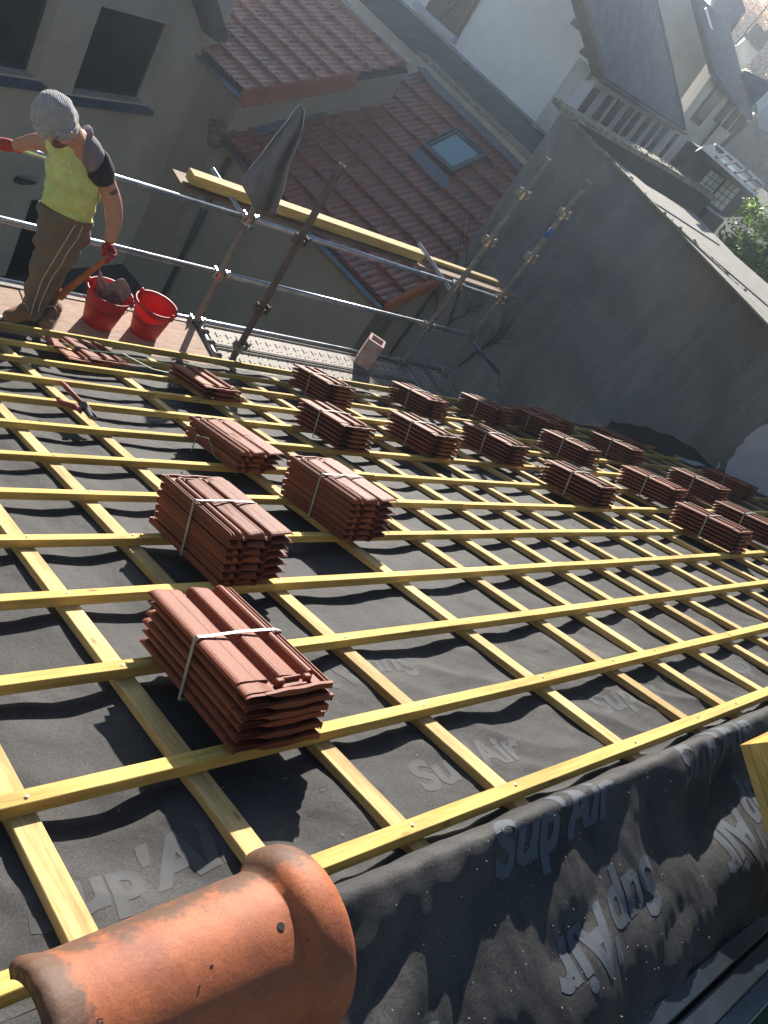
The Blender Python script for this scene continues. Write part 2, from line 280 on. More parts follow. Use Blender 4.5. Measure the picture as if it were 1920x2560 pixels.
def ridge_mat():
    m = D.materials.new('weathered_ridge_clay'); m.use_nodes = True; n = m.node_tree.nodes; l = m.node_tree.links
    b = n['Principled BSDF']; b.inputs['Roughness'].default_value = 0.6; b.inputs['Specular IOR Level'].default_value = 0.35
    tc = n.new('ShaderNodeTexCoord')
    t = n.new('ShaderNodeTexNoise'); t.inputs['Scale'].default_value = 9; t.inputs['Detail'].default_value = 7; l.new(tc.outputs['Object'], t.inputs['Vector'])
    cr = n.new('ShaderNodeValToRGB'); cr.color_ramp.elements[0].position = 0.3; cr.color_ramp.elements[1].position = 0.62
    cr.color_ramp.elements[0].color = (0.25, 0.075, 0.036, 1); cr.color_ramp.elements[1].color = (0.40, 0.118, 0.045, 1)
    l.new(t.outputs['Fac'], cr.inputs[0])
    # black lichen along the crest's far side and the left lip (world placed stains with ragged edges)
    sx = n.new('ShaderNodeSeparateXYZ'); l.new(tc.outputs['Object'], sx.inputs[0])
    t2 = n.new('ShaderNodeTexNoise'); t2.inputs['Scale'].default_value = 26; t2.inputs['Detail'].default_value = 9; t2.inputs['Roughness'].default_value = 0.75; l.new(tc.outputs['Object'], t2.inputs['Vector'])
    def band(sock, a, b_, up):
        r = n.new('ShaderNodeMapRange'); r.inputs[1].default_value = a; r.inputs[2].default_value = b_
        r.inputs[3].default_value = 0.0 if up else 1.0; r.inputs[4].default_value = 1.0 if up else 0.0
        l.new(sock, r.inputs[0]); return r.outputs[0]
    left = band(sx.outputs[0], 0.012, 0.085, False)
    far = band(sx.outputs[1], 0.030, 0.100, True)
    lm_ = n.new('ShaderNodeMath'); lm_.operation = 'MULTIPLY'; lm_.inputs[1].default_value = 1.7; l.new(left, lm_.inputs[0])
    mxx = n.new('ShaderNodeMath'); mxx.operation = 'MAXIMUM'; l.new(lm_.outputs[0], mxx.inputs[0]); l.new(far, mxx.inputs[1])
    ad = n.new('ShaderNodeMath'); ad.operation = 'MULTIPLY_ADD'; ad.inputs[1].default_value = 0.42; l.new(mxx.outputs[0], ad.inputs[0]); l.new(t2.outputs['Fac'], ad.inputs[2])
    th = n.new('ShaderNodeMapRange'); th.inputs[1].default_value = 0.72; th.inputs[2].default_value = 0.90; th.inputs[3].default_value = 0; th.inputs[4].default_value = 0.85
    l.new(ad.outputs[0], th.inputs[0])
    mx = n.new('ShaderNodeMix'); mx.data_type = 'RGBA'; mx.inputs['B'].default_value = (0.07, 0.05, 0.035, 1)
    l.new(th.outputs[0], mx.inputs['Factor']); l.new(cr.outputs[0], mx.inputs['A'])
    # small pits and pale spots
    vo = n.new('ShaderNodeTexVoronoi'); vo.inputs['Scale'].default_value = 22; l.new(tc.outputs['Object'], vo.inputs['Vector'])
    pt = n.new('ShaderNodeMapRange'); pt.inputs[1].default_value = 0.03; pt.inputs[2].default_value = 0.06; pt.inputs[3].default_value = 0.9; pt.inputs[4].default_value = 0
    l.new(vo.outputs['Distance'], pt.inputs[0])
    mx2 = n.new('ShaderNodeMix'); mx2.data_type = 'RGBA'; mx2.inputs['B'].default_value = (0.05, 0.025, 0.02, 1)
    l.new(pt.outputs[0], mx2.inputs['Factor']); l.new(mx.outputs['Result'], mx2.inputs['A'])
    gr = n.new('ShaderNodeTexNoise'); gr.inputs['Scale'].default_value = 420; gr.inputs['Detail'].default_value = 2; l.new(tc.outputs['Object'], gr.inputs['Vector'])
    gr2 = n.new('ShaderNodeTexNoise'); gr2.inputs['Scale'].default_value = 60; gr2.inputs['Detail'].default_value = 8; gr2.inputs['Roughness'].default_value = .8; l.new(tc.outputs['Object'], gr2.inputs['Vector'])
    ga = n.new('ShaderNodeMath'); ga.operation = 'ADD'; l.new(gr.outputs['Fac'], ga.inputs[0]); l.new(gr2.outputs['Fac'], ga.inputs[1])
    gm = n.new('ShaderNodeMapRange'); gm.inputs[1].default_value = .7; gm.inputs[2].default_value = 1.3; gm.inputs[3].default_value = .74; gm.inputs[4].default_value = 1.22; l.new(ga.outputs[0], gm.inputs[0])
    gs = n.new('ShaderNodeVectorMath'); gs.operation = 'SCALE'; l.new(mx2.outputs['Result'], gs.inputs[0]); l.new(gm.outputs[0], gs.inputs['Scale'])
    l.new(gs.outputs[0], b.inputs['Base Color'])
    bp = n.new('ShaderNodeBump'); bp.inputs['Strength'].default_value = 0.5; bp.inputs['Distance'].default_value = 0.004
    l.new(t2.outputs['Fac'], bp.inputs['Height']); l.new(bp.outputs[0], b.inputs['Normal'])
    return m
M['ridge'] = ridge_mat()

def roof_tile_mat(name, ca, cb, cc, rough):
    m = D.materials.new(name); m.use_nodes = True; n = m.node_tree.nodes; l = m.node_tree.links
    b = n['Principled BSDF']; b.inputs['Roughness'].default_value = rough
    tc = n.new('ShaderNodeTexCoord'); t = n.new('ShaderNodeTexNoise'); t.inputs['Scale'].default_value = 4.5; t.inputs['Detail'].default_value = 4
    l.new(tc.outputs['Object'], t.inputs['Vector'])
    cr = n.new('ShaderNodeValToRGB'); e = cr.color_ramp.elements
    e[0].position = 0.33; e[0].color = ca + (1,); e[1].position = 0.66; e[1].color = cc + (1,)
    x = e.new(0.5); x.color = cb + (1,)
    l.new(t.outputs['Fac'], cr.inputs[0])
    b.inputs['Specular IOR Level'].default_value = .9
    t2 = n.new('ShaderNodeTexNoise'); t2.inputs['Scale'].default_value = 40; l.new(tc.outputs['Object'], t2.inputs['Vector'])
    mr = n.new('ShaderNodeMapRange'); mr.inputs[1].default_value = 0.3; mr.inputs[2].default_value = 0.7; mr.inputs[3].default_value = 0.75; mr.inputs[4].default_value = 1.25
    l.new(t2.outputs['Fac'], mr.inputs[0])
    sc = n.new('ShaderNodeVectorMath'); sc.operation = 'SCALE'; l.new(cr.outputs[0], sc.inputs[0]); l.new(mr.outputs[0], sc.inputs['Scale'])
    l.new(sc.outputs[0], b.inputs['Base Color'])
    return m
M['oldtile'] = roof_tile_mat('weathered_roof_tiles', (0.095, 0.036, 0.030), (0.30, 0.075, 0.045), (0.17, 0.06, 0.045), 0.42)
M['redtile'] = roof_tile_mat('brown_red_roof_tiles', (0.17, 0.06, 0.045), (0.48, 0.22, 0.165), (0.30, 0.12, 0.085), 0.42)  # lighter middle tone painted in for sun glints, among weathered clay tones

# ------------------------------------------------------------------ object helpers
WORLD = {}                      # things whose parts are modelled in world coordinates
def link(o, parent=None, m=None):
    COL.objects.link(o)
    if parent is not None and parent.name in WORLD:
        o.data.transform(Matrix.Translation(-WORLD[parent.name])); WORLD[o.name] = WORLD[parent.name]
    if parent: o.parent = parent
    if m: o.data.materials.append(m)
    return o
def mesh(name, verts, faces, m=None, parent=None, smooth=False):
    me = D.meshes.new(name); me.from_pydata([tuple(v) for v in verts], [], faces); me.update()
    if smooth:
        for p in me.polygons: p.use_smooth = True
    return link(D.objects.new(name, me), parent, m)
def frombm(name, bm, m=None, parent=None, smooth=False, recalc=True):
    if recalc: bmesh.ops.recalc_face_normals(bm, faces=bm.faces)
    me = D.meshes.new(name); bm.to_mesh(me); bm.free()
    if smooth:
        for p in me.polygons: p.use_smooth = True
    return link(D.objects.new(name, me), parent, m)
def thing(name, label, cat, loc=(0, 0, 0), rot=(0, 0, 0), group=None):
    o = D.objects.new(name, None); COL.objects.link(o); o.location = loc; o.rotation_euler = rot
    o.empty_display_size = 0.1
    return tag(o, label, cat, group)
def wthing(name, label, cat, loc):
    o = thing(name, label, cat, loc); WORLD[o.name] = Vector(loc); return o
def tag(o, label, cat, group=None):
    o['label'] = label; o['category'] = cat
    if group: o['group'] = group
    return o
def struct(o, kind='structure'): o['kind'] = kind; return o
def bx(bm, a, b, bev=0.0):
    x0, y0, z0 = a; x1, y1, z1 = b
    vs = [bm.verts.new(p) for p in ((x0,y0,z0),(x1,y0,z0),(x1,y1,z0),(x0,y1,z0),(x0,y0,z1),(x1,y0,z1),(x1,y1,z1),(x0,y1,z1))]
    fs = [bm.faces.new([vs[i] for i in f]) for f in ((0,3,2,1),(4,5,6,7),(0,1,5,4),(1,2,6,5),(2,3,7,6),(3,0,4,7))]
    if bev: bmesh.ops.bevel(bm, geom=list({e for f in fs for e in f.edges}), offset=bev, segments=1, affect='EDGES')
def basis(d):
    d = Vector(d).normalized(); a = Vector((0, 0, 1)) if abs(d.z) < 0.95 else Vector((1, 0, 0))
    x = d.cross(a).normalized(); return x, d.cross(x).normalized(), d
def tube(bm, pts, r, seg=10, cap=True, hollow=0):
    pts = [Vector(p) for p in pts]; rs = r if isinstance(r, (list, tuple)) else [r]*len(pts); rings = []
    x = None
    for i, p in enumerate(pts):
        t = (pts[min(i+1, len(pts)-1)] - pts[max(i-1, 0)]).normalized()
        if x is None: x, y, _ = basis(t)
        else:
            x = (x - t*x.dot(t)).normalized(); y = t.cross(x)
        rings.append([bm.verts.new(p + (x*math.cos(2*math.pi*k/seg) + y*math.sin(2*math.pi*k/seg))*rs[i]) for k in range(seg)])
    for a, b in zip(rings, rings[1:]):
        for k in range(seg): bm.faces.new((a[k], a[(k+1) % seg], b[(k+1) % seg], b[k]))
    if cap:
        bm.faces.new(rings[0][::-1]); bm.faces.new(rings[-1])
def beam(bm, a, b, wdt, hgt, up=(0, 0, 1)):
    """box from a to b, section wdt (sideways) x hgt (along up)"""
    a = Vector(a); b = Vector(b); d = (b-a).normalized(); s = d.cross(Vector(up)).normalized(); u = s.cross(d)
    vs = [bm.verts.new(p + s*sx*wdt/2 + u*su*hgt/2) for p in (a, b) for sx, su in ((-1,-1),(1,-1),(1,1),(-1,1))]
    for f in ((0,1,2,3),(7,6,5,4),(0,4,5,1),(1,5,6,2),(2,6,7,3),(3,7,4,0)): bm.faces.new([vs[i] for i in f])
def slab(name, pts, N, thick, m, parent=None, bevel=0):
    """solid plate: polygon of world points, extruded by thick along -N (N faces the viewer)"""
    bm = bmesh.new(); N = Vector(N).normalized(); f = [bm.verts.new(Vector(p)) for p in pts]; g = [bm.verts.new(Vector(p)-N*thick) for p in pts]
    bm.faces.new(f); bm.faces.new(g[::-1]); k = len(f)
    for i in range(k): bm.faces.new((f[i], g[i], g[(i+1) % k], f[(i+1) % k]))
    return frombm(name, bm, m, parent)
def pxslab(name, px, P, N, thick, m, parent=None, lift=0.0):
    N = Vector(N).normalized(); P = Vector(P) + N*lift
    return slab(name, [onplane(x, y, P, N) for x, y in px], N, thick, m, parent)
def lathe(bm, prof, seg=32, center=(0, 0, 0), cap0=False, cap1=False):
    c = Vector(center); rings = []
    for r, z in prof: rings.append([bm.verts.new(c + Vector((r*math.cos(2*math.pi*k/seg), r*math.sin(2*math.pi*k/seg), z))) for k in range(seg)])
    for a, b in zip(rings, rings[1:]):
        for k in range(seg): bm.faces.new((a[k], a[(k+1) % seg], b[(k+1) % seg], b[k]))
    if cap0: bm.faces.new(rings[0][::-1])
    if cap1: bm.faces.new(rings[-1])
def grid_mesh(name, nu, nv, fn, m, parent=None, smooth=True):
    vs = [fn(i, j) for j in range(nv) for i in range(nu)]
    fs = [(j*nu+i, j*nu+i+1, (j+1)*nu+i+1, (j+1)*nu+i) for j in range(nv-1) for i in range(nu-1)]
    return mesh(name, vs, fs, m, parent, smooth)
def skin(name, nodes, edges, m, parent=None, sub=2):
    """one continuous surface grown round a skeleton: nodes = [(pos, (rx, ry))]"""
    me = D.meshes.new(name); me.from_pydata([tuple(p) for p, r in nodes], edges, []); me.update()
    o = D.objects.new(name, me); COL.objects.link(o)
    sk = o.modifiers.new('s', 'SKIN'); sk.use_smooth_shade = True
    for i, (p, r) in enumerate(nodes):
        me.skin_vertices[0].data[i].radius = r if isinstance(r, tuple) else (r, r)
    me.skin_vertices[0].data[0].use_root = True
    if sub: s = o.modifiers.new('u', 'SUBSURF'); s.levels = sub; s.render_levels = sub
    dg = bpy.context.evaluated_depsgraph_get(); ev = o.evaluated_get(dg); nm = D.meshes.new_from_object(ev)
    D.objects.remove(o); 
    for p in nm.polygons: p.use_smooth = True
    nm.materials.clear()
    o2 = D.objects.new(name, nm); return link(o2, parent, m)
def chain(start, n): return [(start+i, start+i+1) for i in range(n-1)]

ROOFROT = (-TH, 0, 0)

# ================================================================== SETTING: ground and hill
g = mesh('ground', [(-40, -30, -6.6), (120, -30, -6.6), (120, 120, -6.6), (-40, 120, -6.6)], [(0, 1, 2, 3)], M['ground']); struct(g)

# ================================================================== ROOF UNDERLAY
UCR = [-0.86, -0.5, -0.13, 0.25, 0.607, 0.98, 1.338, 1.716, 2.319, 2.775, 3.098, 3.465, 3.821, 4.113, 4.571, 4.923,
       5.28, 5.64, 6.0, 6.36, 6.72, 7.08, 7.44, 7.8, 8.16, 8.52, 8.88]
CW = 0.052
UCC = [x-CW/2 for x in UCR]
VB = {0: .8365+.009, 1: 1.2065+.003, 2: 1.5807, 3: 1.9465, 4: 2.3091, 5: 2.6755, 6: 3.0425, 7: 3.4195, 8: 3.7905, 9: 4.1665, 10: 4.5485, 11: 4.9075, 12: 5.285}
BW, BT, CTk = 0.040, 0.030, 0.027
CREST_V, CREST_N = 0.70, 0.045
def smooth(t): t = max(0, min(1, t)); return t*t*(3-2*t)
def nz(x, y, z=0): return noise.noise(Vector((x, y, z)))
def fold(u, v):
    """ridged diagonal wrinkles of the loose cloth"""
    a = u*0.85 + v*0.9; b = -u*0.5 + v*1.2
    return (1-abs(nz(a*3.1, b*1.3, 3.0)))**2 - 0.55
CP = rw(0, CREST_V, CREST_N)      # crest in world (Y, Z)
NEAR = R(24)
def mem(u, v, lift=0.0):
    """point on the underlay: v > CREST_V on the battened slope, v < CREST_V on the near slope"""
    if v >= CREST_V:
        n = -0.058
        # sag between counter battens
        for a, b in zip(UCC, UCC[1:]):
            if a <= u <= b:
                t = (u-a)/(b-a); n -= 0.012*math.sin(math.pi*t)**2; break
        amp = 0.010*(1-smooth((v-0.75)/1.2)) + 0.0045
        edge = min(1.0, min(abs(u-c) for c in UCC)/0.05)
        n += amp*nz(u*5, v*5, 1.0)*edge + 0.003*nz(u*16+v*9, v*5, 5)*edge
        near = 1-smooth((v-1.0)/0.9)
        n += 0.020*near*fold(u*1.3, v*1.3)*edge*0.8
        # rise to the ridge
        t = smooth((0.83-v)/0.12)
        n = n*(1-t) + (CREST_N + 0.012*nz(u*3.3, 0, 9) + 0.010*nz(u*13, v*3, 2))*t
        n = min(n, -0.052) if 0.79 < v < 5.2 else n
        p = rw(u, v, n+lift)
        return p
    s = CREST_V - v
    r = 0.05
    if s < r: Y = CP.y - s*math.cos(NEAR*s/r*0.5); Z = CP.z - s*math.sin(NEAR*s/r*0.5) + ST*0.0
    else:
        Y = CP.y - r*math.cos(NEAR/2) - (s-r)*math.cos(NEAR); Z = CP.z - r*math.sin(NEAR/2) - (s-r)*math.sin(NEAR)
    k = smooth(s/0.10)
    h = -0.030*math.sin(2*math.pi*min(1, s/0.62))
    h += 0.012*nz(u*3.3, 0, 9)*(1-k) + 0.010*nz(u*13, v*3, 2)*(1-k)
    # radiating pleats below the ridge and big soft billows lower down
    a = u*0.9 + s*1.4
    pl = nz(u*9 + s*5.5, s*2.5, 4.4)
    h += 0.014*pl*k*(1-smooth((s-0.22)/0.2))
    h += 0.060*nz(u*2.1 + s*2.6 + .35, s*3.1 - u*0.35, 11.7)*k
    h += 0.024*(abs(nz(u*4.1 + s*4.2, s*3.0 - u, 21.0))*2-0.5)*k
    h += 0.004*nz(u*30, s*12, 2.2)*k
    return Vector((u, Y - math.sin(NEAR)*(h+lift), Z + math.cos(NEAR)*(h+lift)))
def steps(a, b, brk, f, c):
    o = []; x = a
    while x < b: o.append(x); x += f if x < brk else c
    o.append(b); return o
US = [-1.6 + 0.06*i for i in range(22)] + steps(-0.28, 3.4, 9, 0.0115, 1) + steps(3.43, 9.16, 0, 0.03, 0.03)
VS = steps(0.02, 1.7, 9, 0.0115, 1) + steps(1.73, 5.36, 0, 0.035, 0.035)
und = thing('roof_underlay', 'black woven underlay sheet draped over the roof and its ridge, printed with pale lettering', 'roofing felt')
SHEET = grid_mesh('sheet', len(US), len(VS), lambda i, j: mem(US[i], VS[j]), M['membrane'], und)

from mathutils.bvhtree import BVHTree
SBVH = BVHTree.FromPolygons([v.co.copy() for v in SHEET.data.vertices], [tuple(p.vertices) for p in SHEET.data.polygons])
NFAR = ROOF @ Vector((0, 0, 1)); NNEAR = Vector((0, -math.sin(NEAR), math.cos(NEAR)))
def text_bm(body, size, shear=0.0, weight=0.0, maxedge=0.009):
    cu = D.curves.new('t', 'FONT'); cu.body = body; cu.size = size; cu.shear = shear; cu.offset = weight; cu.align_x = 'LEFT'; cu.resolution_u = 4
    o = D.objects.new('t', cu); COL.objects.link(o); dg = bpy.context.evaluated_depsgraph_get()
    me = D.meshes.new_from_object(o.evaluated_get(dg)); D.objects.remove(o); D.curves.remove(cu)
    bm = bmesh.new(); bm.from_mesh(me); D.meshes.remove(me)
    bmesh.ops.triangulate(bm, faces=bm.faces)
    for _ in range(7):
        es = [e for e in bm.edges if e.calc_length() > maxedge]
        if not es: break
        bmesh.ops.subdivide_edges(bm, edges=es, cuts=1, use_grid_fill=False)
        bmesh.ops.triangulate(bm, faces=[f for f in bm.faces if len(f.verts) > 3])
    return bm
def print_on(body, u0, v0, size, ang, m, weight=0.006, shear=0.25, squash=1.0):
    bm = text_bm(body, size, shear, weight)
    c, s = math.cos(ang), math.sin(ang)
    for vt in bm.verts:
        x, y = vt.co.x*squash, vt.co.y
        u = u0 + c*x - s*y; v = v0 + (s*x + c*y)
        p = mem(u, v, 0.0); nn = NFAR if v > CREST_V else NNEAR
        hit = SBVH.ray_cast(p+nn*.05, -nn, .2); vt.co = (hit[0] if hit[0] else p) + nn*(.0009 if v > CREST_V else .0014)
    return frombm('printed_lettering', bm, m, und, smooth=True, recalc=False)
# near slope: v grows away from the viewer, so upright text has +v up
print_on("Sup'Air", 1.415, 0.605, 0.172, R(3), M['ink'])
print_on("Sup'Air", 2.30, 0.600, 0.180, R(4), M['ink'])
print_on("Sup'Air", 2.005, 0.50, 0.172, R(180+8), M['ink'])
print_on("Sup'Air", 2.86, 0.56, 0.180, R(180+14), M['ink'])
print_on("Sup'Air", 1.15, 0.44, 0.180, R(180+14), M['ink'])
for (a, b, an) in ((0.52, 0.93, 3), (1.50, 0.95, 1), (2.48, 1.02, 0), (1.95, 1.50, 180), (3.5, 1.0, 1)):
    print_on("Sup'Air", a, b, 0.150, R(an), M['ink_dim'])
# cloth turned up against the dark wall at the far end
def upst(i, j):
    v = 5.3 - i*0.05; t = j/6
    e = 0.10 + 0.05*math.sin(v*3.1)+0.03*nz(v*4, 0, 0)
    p = rw(9.10 + 0.08*smooth(t*1.5), v, -0.058 + e*t*1.6*(1 if v > 3.6 else .5)); p.x += 0.012*nz(v*9, t*3, 1); return p
grid_mesh('wall_upstand', 90, 7, upst, M['membrane'], und)
hm = [(1560+a/4.61, 1060+b/4.61) for a, b in ((560, 350), (700, 400), (860, 440), (950, 485), (800, 478), (680, 430))]
pxslab('pale_underside', hm, (9.08, 0, 0), (-1, 0, 0), 0.004, M['blue_shut'], und)
hm = [(1560+a/4.61, 1060+b/4.61) for a, b in ((1095, 430), (1110, 470), (1090, 510), (1045, 512), (1080, 480))]
pxslab('pale_underside', hm, (9.08, 0, 0), (-1, 0, 0), 0.004, M['blue_shut'], und)

# ================================================================== BATTENS
lat = thing('roof_lattice', 'open grid of yellow timber battens nailed over counter battens across the roof', 'roof battens', rot=ROOFROT)
def stick(name, along, a, b, c0, c1, n0, n1, m, jig=0.0035):
    """sawn stick with slightly wandering faces; along 0=u 1=v"""
    bm = bmesh.new(); N = max(2, int((b-a)/0.09)); rings = []
    sd = random.random()*50
    for i in range(N+1):
        t = a+(b-a)*i/N
        o = jig*1.6*nz(t*0.55, sd, 0); h = jig*0.8*nz(t*0.9, sd, 7)
        pts = []
        for (c, n) in ((c0, n0), (c1, n0), (c1, n1), (c0, n1)):
            cc = c+o+0.0009*nz(t*9, sd+c*50, n*90); nn = n+(h if n == n1 else h*0.3)
            pts.append((t, cc, nn) if along == 0 else (cc, t, nn))
        rings.append([bm.verts.new(p) for p in pts])
    for p, q in zip(rings, rings[1:]):
        for k in range(4): bm.faces.new((p[k], p[(k+1) % 4], q[(k+1) % 4], q[k]))
    bm.faces.new(rings[0]); bm.faces.new(rings[-1][::-1])
    bmesh.ops.recalc_face_normals(bm, faces=bm.faces)
    es = [e for e in bm.edges if len(e.link_faces) == 2 and e.calc_face_angle(0) > 1.0]
    bmesh.ops.bevel(bm, geom=es, offset=0.0016, segments=1, affect='EDGES')
    return frombm(name, bm, m, lat)
for k, v in VB.items():
    tn = 0.0 if k < 12 else 0.012
    end = {0: 9.0, 12: 7.75, 11: 8.6}.get(k, 9.02); rj = random.Random(k*7+3)
    cuts = [-1.6] + sorted(UCC[i_] for i_ in ([rj.randrange(8, 13), rj.randrange(17, 22)] if k not in (0, 2) else [rj.randrange(13, 18)])) + [end]
    for a_, b_ in zip(cuts, cuts[1:]):
        o_ = rj.uniform(-.003, .003); stick('batten', 0, a_+.0008, b_-.0008, v-BW+o_, v+o_, -BT, tn+rj.uniform(-.0012, .0012), M['batten'], 0.004)
for i, u in enumerate(UCR):
    e0 = 0.735 - 0.02*((i*7) % 3); e1 = 5.02 if i % 3 else 5.12
    stick('counter_batten', 1, e0, e1, u-CW, u, -BT-CTk, -BT-0.0005, M['counter'], 0.003)
bm = bmesh.new()
for k, v in VB.items():
    for u in UCC:
        if 0 < u < 6 and k < 8:
            uu = u+random.uniform(-.008, .008); vv = v-BW/2+random.uniform(-.006, .006)
            lathe(bm, [(0.0038, 0.0), (0.0036, 0.0022), (0.0012, 0.0026)], 8, (uu, vv, 0.0006), cap1=True)
nn = frombm('nail_heads', bm, M['nail'], lat); nn['kind'] = 'stuff'

# ================================================================== CLAY TILES
TW, TL, TT = 0.250, 0.485, 0.0275
PROF = [(0, .0080), (.002, .0112), (.007, .0142), (.014, .0158), (.024, .016), (.050, .0135), (.054, .0142), (.058, .0132), (.082, .011), (.088, .009), (.094, -.003), (.098, -.006),
        (.110, -.006), (.114, .000), (.118, .012), (.122, .0155), (.128, .0165), (.134, .0145), (.139, .0148), (.160, .0115), (.172, .010), (.178, .007), (.184, -.004), (.188, -.006), (.196, -.006), (.200, .003), (.203, .012), (.208, .016), (.215, .0165), (.220, .013),
        (.224, .003), (.229, .002), (.231, .009), (.234, .009), (.236, .002), (.240, .002), (.242, .009), (.2445, .009), (.246, .001), (.250, -.003)]
def tile_mesh():
    """interlocking flat-pan clay tile, head (nib end) at v = 0, crest side to +u"""
    bm = bmesh.new(); NX = len(PROF); ys = [0, .010, .0105, .022, .0225, .040, .048, .050, .12, .2425, .244, .36, .455, .47, .480, .485]
    top = []
    for y in ys:
        row = []
        for x, z in PROF:
            zz = z
            if y < .049:                                     # head: pressed lower, cross rib at the very end
                if .06 < x < .222: zz = min(z, .003)
                elif x <= .06: zz = z*0.75
                if y <= .0101 and x > .05: zz = .0095 + .0015*math.sin(x*70)
                elif y <= .0101: zz = z*.55
            if y >= .4799: zz -= 0.003
            if y >= .4849: zz -= 0.004
            if .2430 < y < .2445 and (.06 < x < .09 or .14 < x < .175): zz -= 0.0025
            row.append(bm.verts.new((x, y, zz)))
        top.append(row)
    bot = []
    for y in ys:
        row = []
        for i, (x, z) in enumerate(PROF):
            zz = z*0.8 - .0095
            if x < .09: zz = z - .0062 - .003*(x/.09)
            if y < .049 and .06 < x < .222: zz = -.0055 - .002*math.sin(x*48+1)
            if (y > .44 or y < .03) and x > .10 and y > .1: zz = min(zz, -.008 - .002*math.sin(x*60))
            row.append(bm.verts.new((x, y, zz)))
        bot.append(row)
    for a, b in zip(top, top[1:]):
        for i in range(NX-1): bm.faces.new((a[i], a[i+1], b[i+1], b[i]))
    for a, b in zip(bot, bot[1:]):
        for i in range(NX-1): bm.faces.new((a[i+1], a[i], b[i], b[i+1]))
    for i in range(NX-1):
        bm.faces.new((top[0][i+1], top[0][i], bot[0][i], bot[0][i+1])); bm.faces.new((top[-1][i], top[-1][i+1], bot[-1][i+1], bot[-1][i]))
    for j in range(len(ys)-1):
        bm.faces.new((top[j][0], top[j+1][0], bot[j+1][0], bot[j][0])); bm.faces.new((top[j+1][-1], top[j][-1], bot[j][-1], bot[j+1][-1]))
    # hanging lugs at the head
    for x0, x1 in ((.104, .126), (.186, .206)):
        bx(bm, (x0, .030, -.002), (x1, .047, .0145), 0.003)
    bx(bm, (.122, .040, .0), (.178, .0485, .0135), 0.002)
    bx(bm, (.112, .017, .0), (.185, .027, .0055), 0.002)
    # two bearing feet on the tail end
    for x0 in (.092, .180):
        bx(bm, (x0, .452, -.017), (x0+.026, .479, -.006), 0.003)
    bmesh.ops.recalc_face_normals(bm, faces=bm.faces)
    me = D.meshes.new('roof_tile'); bm.to_mesh(me); bm.free(); me.materials.append(M['terracotta'])
    for p in me.polygons: p.use_smooth = False
    return me
TILE = tile_mesh()
tx = text_bm('OPV18', 0.0125, 0, 0.0004, 1)
for vt in tx.verts: vt.co = Vector((.172-vt.co.x, .0265-vt.co.y*0.8, .0062+vt.co.z))
bmesh.ops.recalc_face_normals(tx, faces=tx.faces)
TTXT = D.meshes.new('moulded_lettering'); tx.to_mesh(TTXT); tx.free(); TTXT.materials.append(M['terracotta'])
def strap_mesh(h, w=0.011, vy=0.235, sl=0.0):
    bm = bmesh.new(); z0 = -0.018; z1 = h + 0.0015
    loop = [(-.002, z0), (-.004, z1-.004), (.002, z1+.004), (.02, z1+.0015), (.125, z1+.004), (.23, z1), (.249, z1-.006), (.2535, z0), (.12, z0-.002)]
    a = [bm.verts.new((x, vy + sl*x, z)) for x, z in loop]; b = [bm.verts.new((x, vy + w + sl*x, z)) for x, z in loop]; k = len(loop)
    for i in range(k): bm.faces.new((a[i], a[(i+1) % k], b[(i+1) % k], b[i]))
    r = bmesh.ops.extrude_face_region(bm, geom=bm.faces[:])
    for v in r['geom']:
        if isinstance(v, bmesh.types.BMVert):
            c = Vector((.125, v.co.y, h/2)); d = (v.co-c); d.y = 0; v.co += d.normalized()*0.0014
    bmesh.ops.recalc_face_normals(bm, faces=bm.faces)
    me = D.meshes.new('strap'); bm.to_mesh(me); bm.free(); me.materials.append(M['strap']); return me
STR = {}
def place_tile(o, u, v, n, rot, flip, parent=None):
    """o placed with its near-left corner at (u, v) in the roof frame"""
    if flip: mtx = Matrix.Translation((u, v, n)) @ Matrix.Rotation(rot, 4, 'Z') @ Matrix.Translation((TW, TL, 0)) @ Matrix.Rotation(math.pi, 4, 'Z')
    else: mtx = Matrix.Translation((u, v, n)) @ Matrix.Rotation(rot, 4, 'Z')
    if parent: o.parent = parent; o.matrix_basis = mtx
    else: o.matrix_world = Matrix.Rotation(-TH, 4, 'X') @ mtx
def bundle(u, v, cnt, label, flip=False, rot=0.0, strap=True, group='strapped bundles of roof tiles set out on the battens', letter=False):
    w = rw(u, v, 0.018)
    t = thing('tile_bundle', label, 'roof tiles', w, ROOFROT, group)
    for i in range(cnt):
        o = D.objects.new('roof_tile', TILE); COL.objects.link(o)
        place_tile(o, random.uniform(-.004, .004), random.uniform(-.006, .006), i*TT, rot+random.uniform(-.010, .010), flip, t)
        if letter and i == cnt-1:
            l_ = D.objects.new('moulded_lettering', TTXT); COL.objects.link(l_); l_.parent = o
    if strap:
        h = (cnt-1)*TT + 0.0165
        if cnt not in STR: STR[cnt] = strap_mesh(h)
        o = D.objects.new('strap', STR[cnt]); COL.objects.link(o); place_tile(o, 0, 0, 0, rot, False, t)
    return t
